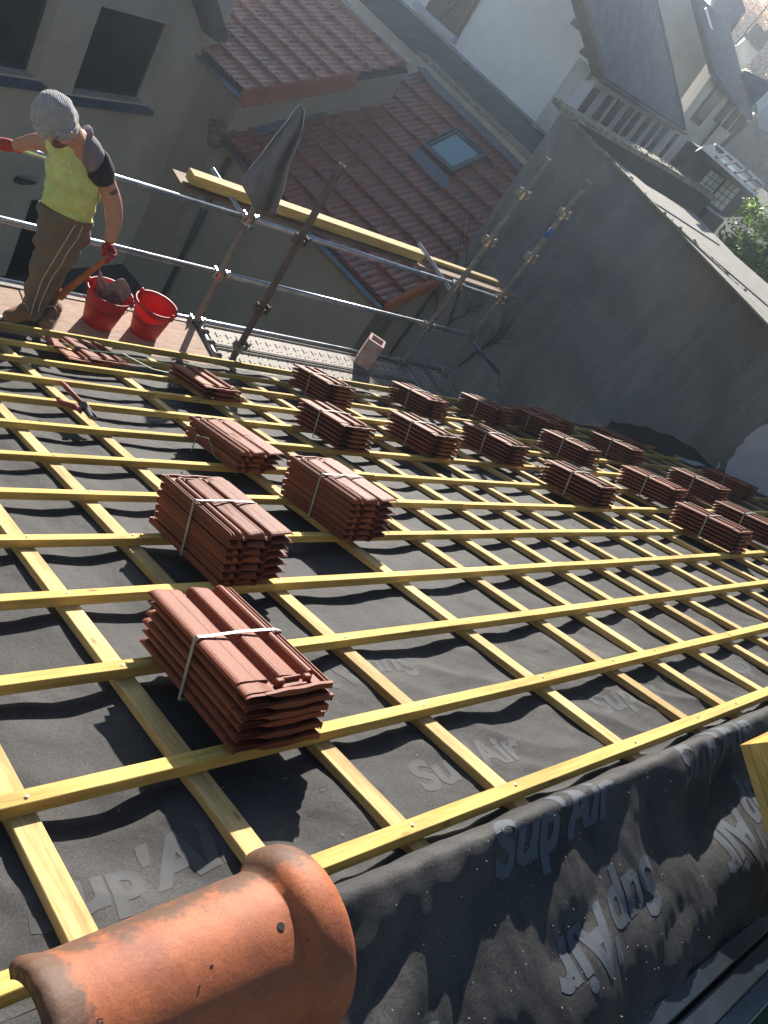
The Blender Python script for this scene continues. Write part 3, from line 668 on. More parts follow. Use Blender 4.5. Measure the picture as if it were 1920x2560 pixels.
BUN = [
 (1.020, 1.150, 6, False, 'nearest clay tile bundle, its ribbed top tile with moulded letters under a pale strap', True),
 (1.415, 1.895, 7, True, 'second nearest strapped tile bundle, smooth rounded tile ends showing, just behind the nearest one', False),
 (2.190, 2.205, 7, True, 'tall strapped tile bundle to the right of the two nearest bundles, rounded ends showing', False),
 (3.050, 3.335, 6, False, 'leftmost strapped bundle of the middle row, right in front of the leftmost eave bundle', False),
 (3.715, 4.330, 6, False, 'leftmost strapped tile bundle of the eave row, just below the perforated deck', False),
 (3.850, 3.350, 6, False, 'strapped tile bundle second from the left in the middle row', False),
 (4.780, 4.345, 6, False, 'strapped tile bundle at the eave just right of the hollow flue block', False),
 (4.610, 3.315, 6, False, 'strapped tile bundle third from the left in the middle row', False),
 (5.720, 4.390, 6, False, 'strapped tile bundle at the eave in front of the end of the scaffold deck', False),
 (6.640, 4.330, 6, False, 'partly shaded strapped tile bundle against the foot of the dark wall, left one', False),
 (5.800, 3.445, 6, False, 'strapped tile bundle in the middle row directly above the front right cluster', False),
 (6.870, 3.630, 6, False, 'strapped tile bundle in front of the shaded bundle by the dark wall', False),
 (4.710, 2.595, 6, False, 'strapped tile bundle in the front row on the right, first from its left end', False),
 (5.840, 2.640, 6, False, 'strapped tile bundle in the front row on the right, second from its left end', False),
 (6.840, 2.735, 6, False, 'strapped tile bundle at the right, just in front of the last shaded one', False),
 (7.740, 2.850, 6, False, 'shaded strapped tile bundle farthest right, beside the pale wall patch', False),
 (5.395, 1.905, 6, False, 'strapped tile bundle lowest on the right, overlapping the bundle cut by the frame', False),
 (6.160, 1.965, 6, False, 'strapped tile bundle cut off by the right edge of the photo', False),
]
for u, v, c, f, lb, lt in BUN: bundle(u, v, c, lb, f, random.uniform(-.03, .03) if u > 2 else random.uniform(-.01, .01), letter=lt)
p = onplane(1290*K-0, 925*K, rw(0, 0, .16), ROOF @ Vector((0, 0, 1))); q = ROOF.transposed() @ p
bundle(q.x, q.y-0.44, 6, 'dark shaded tile bundle right under the dark wall, behind the sunlit one')
p = onplane(1112*K, 880*K, rw(0, 0, .16), ROOF @ Vector((0, 0, 1))); q = ROOF.transposed() @ p
bundle(q.x, q.y-0.44, 6, 'shaded tile bundle half hidden behind the bundle at the end of the scaffold deck')
# loose stacks: every tile on its own
def loose(u, v, cnt, flip, rot, labels, group):
    for i in range(cnt):
        o = D.objects.new('roof_tile', TILE); COL.objects.link(o)
        place_tile(o, u+random.uniform(-.006, .006), v+random.uniform(-.008, .008), 0.018+i*TT, rot+random.uniform(-.012, .012), flip)
        tag(o, labels[i], 'roof tile', group)
loose(2.105, 2.915, 4, True, 0.01, ['lowest clay tile of the unstrapped stack of four left of centre', 'second clay tile from the bottom in the unstrapped stack of four', 'third clay tile from the bottom in the unstrapped stack of four', 'top clay tile of the unstrapped stack of four, ribs and slots showing'], 'loose tiles in the stack of four')
loose(2.600, 4.100, 3, False, 0.0, ['lowest clay tile of the unstrapped stack of three near the eave', 'middle clay tile of the unstrapped stack of three near the eave', 'top clay tile of the unstrapped stack of three, half in shade near the eave'], 'loose tiles in the stack of three')
for i, (u, v) in enumerate(((1.985, 4.62), (2.12, 4.63))):
    o = D.objects.new('roof_tile', TILE); COL.objects.link(o)
    place_tile(o, u, v, -0.006+0.016*i, 0.0, False)
    tag(o, ['single clay tile lying flat near the eave, left one of an overlapping pair', 'single clay tile lying flat near the eave, right one of an overlapping pair'][i], 'roof tile', 'pair of tiles lying flat')

# ================================================================== RIDGE TILE in the foreground
def ridge_tile():
    t = thing('ridge_tile', 'large weathered orange clay ridge tile with a flared collar in the foreground', 'ridge tile', (0.40, 0.634, -0.216))
    # outer radius along the axis (local x), half barrel opened downward
    prof = [(0.0, .109), (0.004, .1155), (0.014, .1185), (0.028, .1165), (0.040, .1135), (0.06, .1125), (0.16, .1155), (0.28, .120), (0.350, .1225), (0.366, .1222), (0.372, .1240), (0.378, .1330), (0.385, .1410), (0.396, .1468), (0.410, .1492), (0.425, .1496), (0.438, .1480), (0.449, .1435), (0.455, .137)]
    th = 0.015; A0, A1 = R(13), R(205); NS = 56
    bm = bmesh.new(); O = []; I = []
    for x, r in prof:
        cz_ = (.0045 if x < .02 else .0008); O.append([bm.verts.new((x + cz_*nz(k*.35, x*20), (r+(.0022*nz(k*.6, 5, x*40) if x < .03 else 0.0005*nz(k*.3, x*25)))*math.cos(A0+(A1-A0)*k/NS), (r+(.0022*nz(k*.6, 5, x*40) if x < .03 else 0.0005*nz(k*.3, x*25)))*math.sin(A0+(A1-A0)*k/NS))) for k in range(NS+1)])
        ri = min(r-th, 0.112 if x < .375 else r-th)
        I.append([bm.verts.new((x, ri*math.cos(A0+(A1-A0)*k/NS), ri*math.sin(A0+(A1-A0)*k/NS))) for k in range(NS+1)])
    for a, b in zip(O, O[1:]):
        for k in range(NS): bm.faces.new((a[k], b[k], b[k+1], a[k+1]))
    for a, b in zip(I, I[1:]):
        for k in range(NS): bm.faces.new((a[k], a[k+1], b[k+1], b[k]))
    for k in range(NS):
        bm.faces.new((O[0][k], O[0][k+1], I[0][k+1], I[0][k])); bm.faces.new((O[-1][k+1], O[-1][k], I[-1][k], I[-1][k+1]))
    for j in range(len(prof)-1):
        for k in (0, NS): bm.faces.new((O[j][k], I[j][k], I[j+1][k], O[j+1][k]))
    b = frombm('barrel', bm, M['ridge'], t, smooth=True)
    # nail hole with a pressed rim
    def onb(x, a, r): return Vector((x, r*math.cos(a), r*math.sin(a)))
    return t, onb
rt, onb = ridge_tile()
def pt_on_barrel(px, py, r):
    c = Vector((0, 0.634, -0.216)); d = ray(px, py); o = CAM-c
    A = d.y**2+d.z**2; Bq = 2*(o.y*d.y+o.z*d.z); Cq = o.y**2+o.z**2-r*r; t_ = (-Bq-math.sqrt(max(0, Bq*Bq-4*A*Cq)))/(2*A)
    return CAM+d*t_
for px, py, rad in ((640+163*.38577, 1920+1025*.38577, .0062), (528, 2415, .0016), (500, 2465, .0013), (1378*.386, 1920+1280*.386, .0016)):
    hit = pt_on_barrel(px, py, {0: .1235}.get(0) if rad > .005 else .1185); nrm = Vector((0, hit.y-.634, hit.z+.216)).normalized()
    bm = bmesh.new(); tube(bm, [hit-nrm*.006, hit+nrm*.0001], rad, 14)
    o = frombm('nail_hole', bm, M['hole'], None); o.data.transform(Matrix.Translation((-.40, -.634, .216))); o.parent = rt

tg = text_bm('G', .017, 0, .0008, .004)
for vt in tg.verts:
    hp = pt_on_barrel(240+vt.co.x*1500, 2562-vt.co.y*1300, .1185); nv_ = Vector((0, hp.y-.634, hp.z+.216)).normalized(); vt.co = hp+nv_*.0006-Vector((.40, .634, -.216))
frombm('moulded_lettering', tg, M['hole'], rt, recalc=False)

# ================================================================== ROOF WINDOW EDGE at lower right
rwin = thing('roof_window', 'dark metal framed roof window cut by the lower right corner, painted green reflection', 'roof window', (2.3, 0.1, -0.5))
def xbar(name, Y0, Y1, z0, z1, m, x0=1.05, x1=4.2, parent=rwin):
    bm = bmesh.new(); bx(bm, (x0-2.3, Y0-.1, z0+.5), (x1-2.3, Y1-.1, z1+.5), 0.004); return frombm(name, bm, m, parent)
def zn(Y): return -0.235 - (0.66-Y)*math.tan(NEAR)
xbar('flashing', 0.145, 0.19, zn(.17)-.08, zn(.17)+.030, M['darkmetal'])
xbar('frame', 0.075, 0.132, zn(.10)-.05, zn(.10)+.050, M['darkmetal'])
xbar('frame', 0.012, 0.068, zn(.04)-.05, zn(.04)+.044, M['zinc'])
gl = thing; 
bm = bmesh.new()
c = [(1.05, 0.008), (4.2, 0.008), (4.2, -0.9), (1.05, -0.9)]
mg = mat('green_reflection_glass', (0.02, 0.10, 0.075), 0.08, spec=0.7, var=0.7, vscale=9)  # green reflection put into the pane's own colour
slab('pane', [Vector((x-2.3, y-.1, zn(y)+.5+.012)) for x, y in c], (0, -math.sin(NEAR), math.cos(NEAR)), 0.02, mg, rwin)

# ================================================================== TIMBER OFFCUT on the near slope (right edge)
TD = Vector((0, -CT, -ST)); TN = Vector((0, -ST, CT))
A = CAM + ray(1849.6, 1862)*2.62
ofw = wood_mat('offcut_wood', (0.74, 0.50, 0.16), (0.6, 0.38, 0.1), 1)
for k, lab in enumerate(('lowest', 'middle', 'topmost')):
    h0, h1 = k*.0262, k*.0262+.0252
    bm = bmesh.new(); sft = (0, .004, -.002)[k]
    c8 = [A+TN*h+Vector((x, 0, 0))+TD*t for h in (h0, h1) for x, t in ((0, sft*0), (.42, sft*0), (.42, .9), (0, .9))]
    v8 = [bm.verts.new(p-A) for p in c8]
    for f in ((0,3,2,1),(4,5,6,7),(0,1,5,4),(1,2,6,5),(2,3,7,6),(3,0,4,7)): bm.faces.new([v8[i] for i in f])
    bmesh.ops.bevel(bm, geom=bm.edges[:], offset=.0015, segments=1, affect='EDGES')
    o = frombm('board_offcut', bm, ofw); o.location = A
    o.data.materials.append(M['sunlit_end_grain'])
    for f in o.data.polygons:
        if f.normal.y > .8 and f.normal.z > .2 and f.area > .005: f.material_index = 1
    tag(o, lab + ' board of the stack of three sawn boards at the right edge', 'board', 'stack of sawn boards at the right edge')

# ================================================================== SCAFFOLD
YS = 5.68; ZD = -2.35
sca = thing('scaffold', 'steel tube scaffold along the eave with guard rails, couplers and a perforated deck', 'scaffold', (4, YS, ZD))
def sp(p): return Vector(p)-Vector((4, YS, ZD))
def tb(name, a, b, r, m, parent=sca, hollow=False):
    a = sp(a); b = sp(b); bm = bmesh.new()
    if not hollow: tube(bm, [a, b], r, 14)
    else:
        d = (b-a).normalized(); tube(bm, [a, b], r, 14, cap=False); tube(bm, [b-d*.12, b], r-.004, 14, cap=False)
        x, y, _ = basis(d); o = [bm.verts.new(b+(x*math.cos(2*math.pi*k/14)+y*math.sin(2*math.pi*k/14))*r) for k in range(14)]; i_ = [bm.verts.new(b+(x*math.cos(2*math.pi*k/14)+y*math.sin(2*math.pi*k/14))*(r-.004)) for k in range(14)]
        for k in range(14): bm.faces.new((o[k], o[(k+1) % 14], i_[(k+1) % 14], i_[k]))
    return frombm(name, bm, m, parent, smooth=True)
ZT, ZM, ZB = -1.345, -1.862, -2.36
tr = 0.0245
tb('guard_rail', (0.2, YS, ZT-.05), (3.64, YS, ZT), tr, M['steel']); tb('guard_rail', (3.64, YS, ZT), (6.80, YS, ZT), tr, M['steel'])
tb('guard_rail', (0.2, YS, ZM-.045), (3.6, YS, ZM-.01), tr, M['steel']); tb('guard_rail', (3.6, YS, ZM-.01), (6.80, YS, ZM+.015), tr, M['steel'])
tb('ledger', (0.2, YS, ZB-.01), (6.82, YS, ZB+.01), tr, M['steel'])
POST = [('post', 3.61, YS-.045, -6.4, -1.174, 'dirty_steel'), ('post', 6.11, YS-.045, -6.4, 0.09, 'dirty_steel'), ('post', 6.79, YS-.045, -6.4, 0.09, 'dirty_steel')]
for nm, x, y, z0, z1, m in POST: tb(nm, (x, y, z0), (x, y, z1), 0.027, M[m], hollow=True)
tb('post', (3.828, 5.25, ZD), (3.829, 5.25, -0.541), 0.028, M['rust'], hollow=True)
tb('inner_stub', (6.53, 5.3, ZD-.1), (6.52, 5.3, -2.142), 0.027, M['dirty_steel'], hollow=True)
def coupler(x, z, m='zincclamp', y=YS-.02, s=0.85):
    bm = bmesh.new(); c = sp((x, y, z))
    for dx in (-1, 1):
        tube(bm, [c+Vector((dx*.040*s, 0, 0)), c+Vector((dx*.062*s, 0, 0))], 0.036*s, 12)
        bx(bm, tuple(c+Vector((dx*.055*s-.008, -.045, -.02))), tuple(c+Vector((dx*.055*s+.008, .02, .055))), .002)
        tube(bm, [c+Vector((dx*.072*s, -.03, .02)), c+Vector((dx*.072*s, -.03, .066))], 0.007, 8)
        tube(bm, [c+Vector((dx*.066*s, -.045, -.02)), c+Vector((dx*.080*s, -.055, .015)), c+Vector((dx*.062*s, -.05, .045)), c+Vector((dx*.085*s, -.04, .07))], 0.0035, 6)
    tube(bm, [c+Vector((0, -.026, -.035)), c+Vector((0, -.026, .035))], 0.034*s, 12)
    bx(bm, tuple(c+Vector((-.045, -.012, -.022))), tuple(c+Vector((.045, .012, .022))), .003)
    return frombm('coupler', bm, M[m], sca, smooth=False)
for x in (3.61, 6.11, 6.79):
    for z in (ZT, ZM, ZB): coupler(x, z + (-.01 if x < 4 and z == ZM else 0))
coupler(3.829, -1.20, 'rust', 5.25); coupler(3.829, -1.86, 'rust', 5.25); coupler(3.829, -2.24, 'dirty_steel', 5.25)
for x, px, py in ((6.11, 1284, 478), (6.11, 1209, 602), (6.79, 1394, 532), (6.79, 1313, 642)): coupler(x, atY(px, py, 5.64).z)
tp = atY(1366, 580, 5.64); tb('blue_tape', (6.79, YS-.045, tp.z-.05), (6.79, YS-.045, tp.z+.05), .0285, mat('blue_tape', (.03, .10, .42), .5))
# outriggers that carry the boards outside the rail
for x in (3.45, 5.82):
    tb('outrigger', (x+.18, YS-.1, ZT-.03), (x-.02, YS+.42, ZT+.10), 0.0225, M['steel'], hollow=True)
# swing brace at the far end
tb('brace', (6.82, 5.66, ZM-.02), (7.62, 5.60, -2.20), 0.022, M['zinc']); tb('brace', (7.62, 5.60, -2.20), (7.72, 5.55, -2.36), 0.010, M['dirty_steel']); tb('brace', (7.72, 5.55, -2.36), (7.60, 5.30, -2.62), 0.022, M['dirty_steel'])
# steel decks with pressed holes
def deck(x0, x1, y0, y1, z, holes, along='x'):
    bm = bmesh.new(); a = sp((x0, y0, z-.05)); b = sp((x1, y1, z)); bx(bm, tuple(a), tuple(b), .004)
    if along == 'x':
        for yy in (y0+.012, y0+.03, y1-.012, y1-.03): bx(bm, tuple(sp((x0+.01, yy-.005, z-.001))), tuple(sp((x1-.01, yy+.005, z+.006))), .002)
    else:
        for xx in (x0+.012, x0+.03, x1-.012, x1-.03): bx(bm, tuple(sp((xx-.005, y0+.01, z-.001))), tuple(sp((xx+.005, y1-.01, z+.006))), .002)
    nf = len(bm.faces)
    if holes == 'slots':
        x = x0+.06
        while x < x1-.05:
            for k, yy in enumerate((y0+.07, y0+.16, y0+.25)):
                if yy > y1-.04: continue
                xx = x+.02*k
                if k % 2 == 0:
                    lathe(bm, [(.0085, 0.0005), (.007, .002)], 10, sp((xx, yy, z)), cap1=True); lathe(bm, [(.0085, 0.0005), (.007, .002)], 10, sp((xx+.045, yy+.012, z)), cap1=True)
                else:
                    bx(bm, tuple(sp((xx-.006, yy-.03, z))), tuple(sp((xx+.006, yy+.03, z+.002)))); lathe(bm, [(.008, 0.0005), (.007, .002)], 10, sp((xx+.04, yy, z)), cap1=True)
            x += .105
    else:
        y = y0+.06
        while y < y1-.04:
            for k in range(4):
                xx = x0+.07+k*(x1-x0-.14)/3
                bx(bm, tuple(sp((xx-.008, y-.008, z))), tuple(sp((xx+.008, y+.008, z+.002))))
            y += .055
    bm.faces.ensure_lookup_table()
    for f in bm.faces[nf:]: f.material_index = 1
    d = frombm('steel_deck', bm, M['deck'], sca); d.data.materials.append(M['hole'])
deck(3.68, 6.14, 5.345, 5.635, ZD, 'slots'); deck(3.68, 6.14, 5.03, 5.335, ZD, 'slots')
deck(6.17, 6.47, 4.98, 5.70, ZD-.004, 'sq', 'y'); deck(6.48, 6.80, 4.98, 5.70, ZD-.004, 'sq', 'y')
bm = bmesh.new()
for x in (6.20, 6.40, 6.52, 6.72):                       # hooks of the decks over the ledger
    tube(bm, [sp((x, 5.66, ZD-.005)), sp((x, 5.675, ZD+.02)), sp((x, 5.71, ZD+.018)), sp((x, 5.72, ZD-.02))], .012, 6)
for y in (5.08, 5.22, 5.38, 5.52):
    tube(bm, [sp((3.69, y, ZD-.0)), sp((3.665, y, ZD+.018)), sp((3.63, y, ZD+.016)), sp((3.62, y, ZD-.02))], .014, 6)
frombm('deck_hook', bm, M['deck'], sca)
tb('transom', (3.64, 4.9, ZD-.015), (3.64, 5.70, ZD-.015), .0245, M['steel']); tb('transom', (6.155, 4.9, ZD-.03), (6.155, 5.70, ZD-.03), .0245, M['steel'])
# plywood platform at the left
bm = bmesh.new(); bx(bm, tuple(sp((0.3, 5.0, ZD-.04))), tuple(sp((2.15, 5.60, ZD-.003))), .003); frombm('plywood_deck', bm, M['ply'], sca)
bm = bmesh.new(); bx(bm, tuple(sp((2.157, 5.0, ZD-.04))), tuple(sp((3.57, 5.60, ZD))), .003); frombm('plywood_deck', bm, M['ply'], sca)
bm = bmesh.new(); bx(bm, tuple(sp((0.3, 5.603, ZD-.05))), tuple(sp((3.57, 5.645, ZD+.006))), .003); frombm('deck_edge_rail', bm, M['deck'], sca)
bm = bmesh.new(); bx(bm, tuple(sp((0.3, 5.20, ZD+.001))), tuple(sp((2.14, 5.235, ZD+.010))), .003); frombm('deck_edge_rail', bm, M['steel'], sca)

# boards lying along the outriggers
def board(name, x0, x1, y0, y1, z0, z1, m, label, cat, rz=0.0):
    c = Vector(((x0+x1)/2, (y0+y1)/2, z0)); bm = bmesh.new(); bx(bm, (x0-c.x, y0-c.y, 0), (x1-c.x, y1-c.y, z1-z0), .003)
    o = frombm(name, bm, M[m]); o.location = c; o.rotation_euler = (0, 0, rz); return tag(o, label, cat)
board('timber_beam', 3.16, 5.70, 5.84, 5.95, -1.310, -1.228, 'timber', 'thick square yellow timber beam lying along the outside of the scaffold top rail', 'beam')
board('timber_beam', 5.02, 7.03, 5.955, 6.02, -1.325, -1.292, 'timber', 'thinner yellow board behind the thick beam, reaching the last scaffold post', 'board')
board('weathered_board', 3.10, 7.30, 5.80, 6.06, -1.345, -1.327, 'old_board', 'flat brown weathered board lying under the yellow beams on the scaffold', 'board')

# ------------------------------------------------------------------ charcoal cloth hung over the post
cl = [(1075, 72), (1030, 110), (975, 195), (860, 335), (740, 500), (640, 620), (555, 740)]
cr_ = [(1080, 72), (1110, 125), (1100, 250), (1060, 400), (985, 570), (930, 790), (862, 1018)]
mid = [(1078, 72), (1075, 130), (1045, 250), (960, 400), (880, 570), (800, 760), (700, 1010)]
NV = 40
def interp(L, t):
    f = t*(len(L)-1); i = min(int(f), len(L)-2); a = L[i]; b = L[i+1]; k = f-i; return (a[0]*(1-k)+b[0]*k, a[1]*(1-k)+b[1]*k)
def clothp(i, j):
    s = i/30; t = j/NV; L_, Rr, Mm = interp(cl, t), interp(cr_, t), interp(mid, t)
    if s < .5: k = s/.5; a, b = L_, Mm
    else: k = (s-.5)/.5; a, b = Mm, Rr
    x = a[0]*(1-k)+b[0]*k; y = a[1]*(1-k)+b[1]*k
    dep = 0.06*t*math.sin(s*math.pi*3.2+t*2) - 0.07*t*math.exp(-((s-.5)/.12)**2) + 0.03*nz(s*5, t*4, 3) + 0.012*nz(s*16, t*5, 8)
    P = atY(440+x/3.456, 240+y/3.456, 5.74 - 0.10*t + dep); return P
c0 = atY(440+1075/3.456, 240+72/3.456, 5.74)
clo = grid_mesh('hanging_cloth', 31, NV+1, lambda i, j: clothp(i, j)-c0, M['tarp']); clo.location = c0
sm = clo.modifiers.new('thick', 'SOLIDIFY'); sm.thickness = 0.004
tag(clo, 'charcoal cloth gathered to a point and hanging over the end post and beam', 'cloth')
for side in (0, 30):
    bm = bmesh.new(); tube(bm, [clothp(side, j)-c0 for j in range(0, NV+1)], 0.0032, 6); frombm('pale_hem', bm, M['hem'], clo, True)

# ------------------------------------------------------------------ hollow clay flue block on the deck
fb = thing('flue_block', 'hollow clay flue block smeared with mortar standing on the perforated deck', 'flue block', (5.45, 5.50, ZD), (0, 0, R(-42)))
bm = bmesh.new(); wv_, hh_ = .085, .295
o_ = [(-wv_, -wv_), (wv_, -wv_), (wv_, wv_), (-wv_, wv_)]; i_ = [(x*.72, y*.72) for x, y in o_]
def ring(pts, z): return [bm.verts.new((x, y, z)) for x, y in pts]
a = ring(o_, 0); b = ring(o_, hh_); c = ring(i_, hh_); d = ring(i_, 0.01)
for k in range(4):
    for p_, q_ in ((a, b), (b, c), (c, d)): bm.faces.new((p_[k], p_[(k+1) % 4], q_[(k+1) % 4], q_[k]))
bmesh.ops.bevel(bm, geom=[e for e in bm.edges if len(e.link_faces) == 2 and e.calc_face_angle(0) > .9], offset=.006, segments=2, affect='EDGES')
frombm('block', bm, mat('mortar_smeared_clay', (0.40, 0.16, 0.12), 0.85, col2=(0.50, 0.45, 0.44), vscale=10, bump=0.6, bscale=50), fb)

# ------------------------------------------------------------------ buckets
def bucket(px, py, label, rz, tilt=(0, 0, 0), sc=1.0):
    c = atZ(px, py, ZD)
    t = thing('bucket', label, 'bucket', c, (tilt[0], tilt[1], rz), 'red plastic buckets')
    bm = bmesh.new(); H = .285*sc; r0, r1 = .112*sc, .162*sc; w_ = .003
    lathe(bm, [(0.001, 0), (r0-.006, 0), (r0, .006), (r0+(r1-r0)*.45, H*.45), (r0+(r1-r0)*.82, H*.82), (r1-.004, H*.93), (r1, H*.95), (r1+.004, H), (r1+.011, H+.002), (r1+.012, H-.008), (r1+.009, H-.009),
               (r1+.009, H+.0045), (r1-.001, H+.004), (r1-.006, H*.95), (r0+(r1-r0)*.45-w_, H*.45), (r0-w_, .010), (0.001, .008)], 40)
    frombm('shell', bm, M['red_plastic'], t, True)
    for s in (-1, 1):
        bm = bmesh.new(); tube(bm, [(s*(r1+.004), 0, H-.03), (s*(r1+.005), 0, H+.012), (s*(r1+.0), 0, H+.022)], [.016, .017, .009], 10); frombm('ear', bm, M['red_plastic'], t, True)
    bm = bmesh.new(); pts = []
    for k in range(17):
        a = math.pi*k/16; pts.append((math.cos(a)*(r1+.012), -math.sin(a)*(r1*.99), H-.02-.10*math.sin(a)))
    tube(bm, pts, .0028, 6); frombm('handle', bm, M['tool_steel'], t, True)
    bm = bmesh.new(); tube(bm, pts[7:10], .008, 8); frombm('grip', bm, M['red_plastic'], t, True)
    return t, c, H, r1
bkt1, c1, H1, r1_ = bucket(0.38577*632, 640+.38577*430, 'red plastic bucket beside the worker, holding a mortar smeared sheet', R(-35), sc=1.0)
bkt2, c2, H2, r2_ = bucket(0.38577*930, 640+.38577*495, 'empty red plastic bucket on the right, sunlight glowing through it', R(-62), sc=0.97)
def sackp(i, j):
    s = i/14-.5; t = j/14; x = s*(.20+.06*t); z = .12+t*(.24+.03*math.sin(s*9)); y = .075-.04*t+.03*math.sin(s*7)+.02*nz(s*6, t*6, 2)
    return Vector((x, y, z))
sk = grid_mesh('mortar_sheet', 15, 15, sackp, M['sack']); sk.location = c1; sk.rotation_euler = (0, 0, R(-28)); 
s_ = sk.modifiers.new('t', 'SOLIDIFY'); s_.thickness = .004
tag(sk, 'mortar smeared grey sheet stuffed in the left red bucket', 'sheet')

# ------------------------------------------------------------------ tile cutting pliers on the battens
pl_ = thing('tile_pliers', 'open red handled tile cutting pliers lying across the battens at left', 'pliers', rw(1.66, 3.68, 0.012), ROOFROT)
def rp(px, py, n): 
    p = onplane(px*.38577, 640+py*.38577, rw(0, 0, n), ROOF @ Vector((0, 0, 1))); q = ROOF.transposed() @ p; return q-Vector((1.66, 3.68, 0.012))
bm = bmesh.new(); tube(bm, [rp(400, 818, .09), rp(430, 850, .085), rp(475, 900, .07), rp(510, 935, .05), rp(535, 960, .04)], [.010, .013, .013, .012, .010], 8); frombm('handle', bm, M['red_grip'], pl_, True)
bm = bmesh.new(); tube(bm, [rp(375, 925, .03), rp(400, 950, .032), rp(450, 965, .035), rp(490, 975, .036), rp(525, 1010, .036), rp(540, 985, .038)], [.010, .013, .014, .014, .012, .010], 8); frombm('handle', bm, M['red_grip'], pl_, True)
bm = bmesh.new(); tube(bm, [rp(520, 945, .04), rp(545, 970, .04), rp(575, 1005, .035), rp(600, 1030, .03), rp(628, 1055, .02)], [.010, .017, .015, .014, .008], 8); tube(bm, [rp(545, 965, .03), rp(545, 965, .065)], .016, 10)
tube(bm, [rp(540, 985, .04), rp(560, 1000, .04), rp(590, 1045, .03), rp(615, 1062, .02)], [.010, .014, .012, .006], 8); frombm('jaws', bm, M['tool_steel'], pl_, False)
# green strapping left over near the lying tiles
bm = bmesh.new(); tube(bm, [rw(2.05, 4.92, .02)-rw(2.05, 4.9, 0), rw(2.2, 4.8, .03)-rw(2.05, 4.9, 0), rw(2.35, 4.72, .06)-rw(2.05, 4.9, 0), rw(2.5, 4.60, .02)-rw(2.05, 4.9, 0), rw(2.9, 4.5, .01)-rw(2.05, 4.9, 0)], .0035, 6)
o = frombm('cut_strap', bm, mat('green_strap', (0.12, 0.28, 0.17), 0.5)); o.location = rw(2.05, 4.9, 0); tag(o, 'cut green plastic strap trailing across the lying tiles near the eave', 'strap')
bm = bmesh.new(); tube(bm, [(0, 0, 0), (.03, .06, .05), (.07, .02, .07), (.09, -.05, .03), (.16, -.09, .0), (.22, -.14, -.02)], .003, 6)
o = frombm('cut_strap', bm, D.materials['green_strap']); o.location = rw(2.0, 3.15, 0.01); tag(o, 'curled green plastic strap beside the unstrapped stack of four tiles', 'strap')
# sawdust and splinters on the cloth
bm = bmesh.new()
for _ in range(260):
    u = random.uniform(.2, 4.2); v = random.choice([random.uniform(.85, 2.4), random.uniform(.15, .7)])
    if v < .7: u = random.uniform(1.0, 2.4)
    p = mem(u, v, .004); a = random.uniform(0, 6.28); L_ = random.uniform(.0015, .006)*(0.4 if v < .7 else 1)
    d = Vector((math.cos(a), math.sin(a)*.9, -math.sin(a)*.35))*L_; beam(bm, p-d, p+d, .0007, .0007)
o = frombm('wood_splinters', bm, M['straw']); o['kind'] = 'stuff'; o['label'] = 'pale wood splinters and sawdust scattered over the black underlay'; o['category'] = 'debris'

# ================================================================== THE WORKER
def W(px, py, Y): return atY(px/3.3525, 200+py/3.3525, Y)
def loft(name, rings, m, parent, seg=28, wr=0.0, wf=9.0, cap=True, seed=0.0, pleat=0.0):
    """surface through elliptical rings given by their two outline points and a depth"""
    bm = bmesh.new(); R_ = []
    dense = []
    for k in range(len(rings)-1):
        for t in (0, .25, .5, .75):
            p0 = rings[max(k-1, 0)]; p1 = rings[k]; p2 = rings[k+1]; p3 = rings[min(k+2, len(rings)-1)]
            def cr(a, b, c, d): return 0.5*((2*b)+(c-a)*t+(2*a-5*b+4*c-d)*t*t+(-a+3*b-3*c+d)*t*t*t)
            dense.append((cr(p0[0], p1[0], p2[0], p3[0]), cr(p0[1], p1[1], p2[1], p3[1]), cr(p0[2], p1[2], p2[2], p3[2])))
    dense.append(rings[-1])
    for q, (L, Rr, dp) in enumerate(dense):
        c = (L+Rr)/2; a = (Rr-L)/2; b = Vector((0.15, -1, 0.25)); b = (b-a*(b.dot(a)/a.length_squared)).normalized()*dp; row = []
        for k in range(seg):
            th = 2*math.pi*k/seg; p = c+a*math.cos(th)+b*math.sin(th)
            if pleat: p = c+(p-c)*(1-pleat*max(0, (q/len(dense)-.45))*(.5+.5*math.cos(5*th+.6))**2)
            if wr: p = p+(p-c).normalized()*wr*(nz(p.x*wf, p.z*wf*1.7+seed, p.y*wf)+.5*nz(p.x*wf*3, p.z*wf*3.4, p.y*wf*2+seed))
            row.append(bm.verts.new(p))
        R_.append(row)
    for a, b in zip(R_, R_[1:]):
        for k in range(seg): bm.faces.new((a[k], a[(k+1) % seg], b[(k+1) % seg], b[k]))
    if cap:
        for row in (R_[0], R_[-1]):
            c = bm.verts.new(sum((v.co for v in row), Vector())/seg)
            for k in range(seg): bm.faces.new((row[k], row[(k+1) % seg], c))
    return frombm(name, bm, m, parent, True)
def rg(xl, yl, xr, yr, Y, dp): return (W(xl, yl, Y), W(xr, yr, Y), dp)
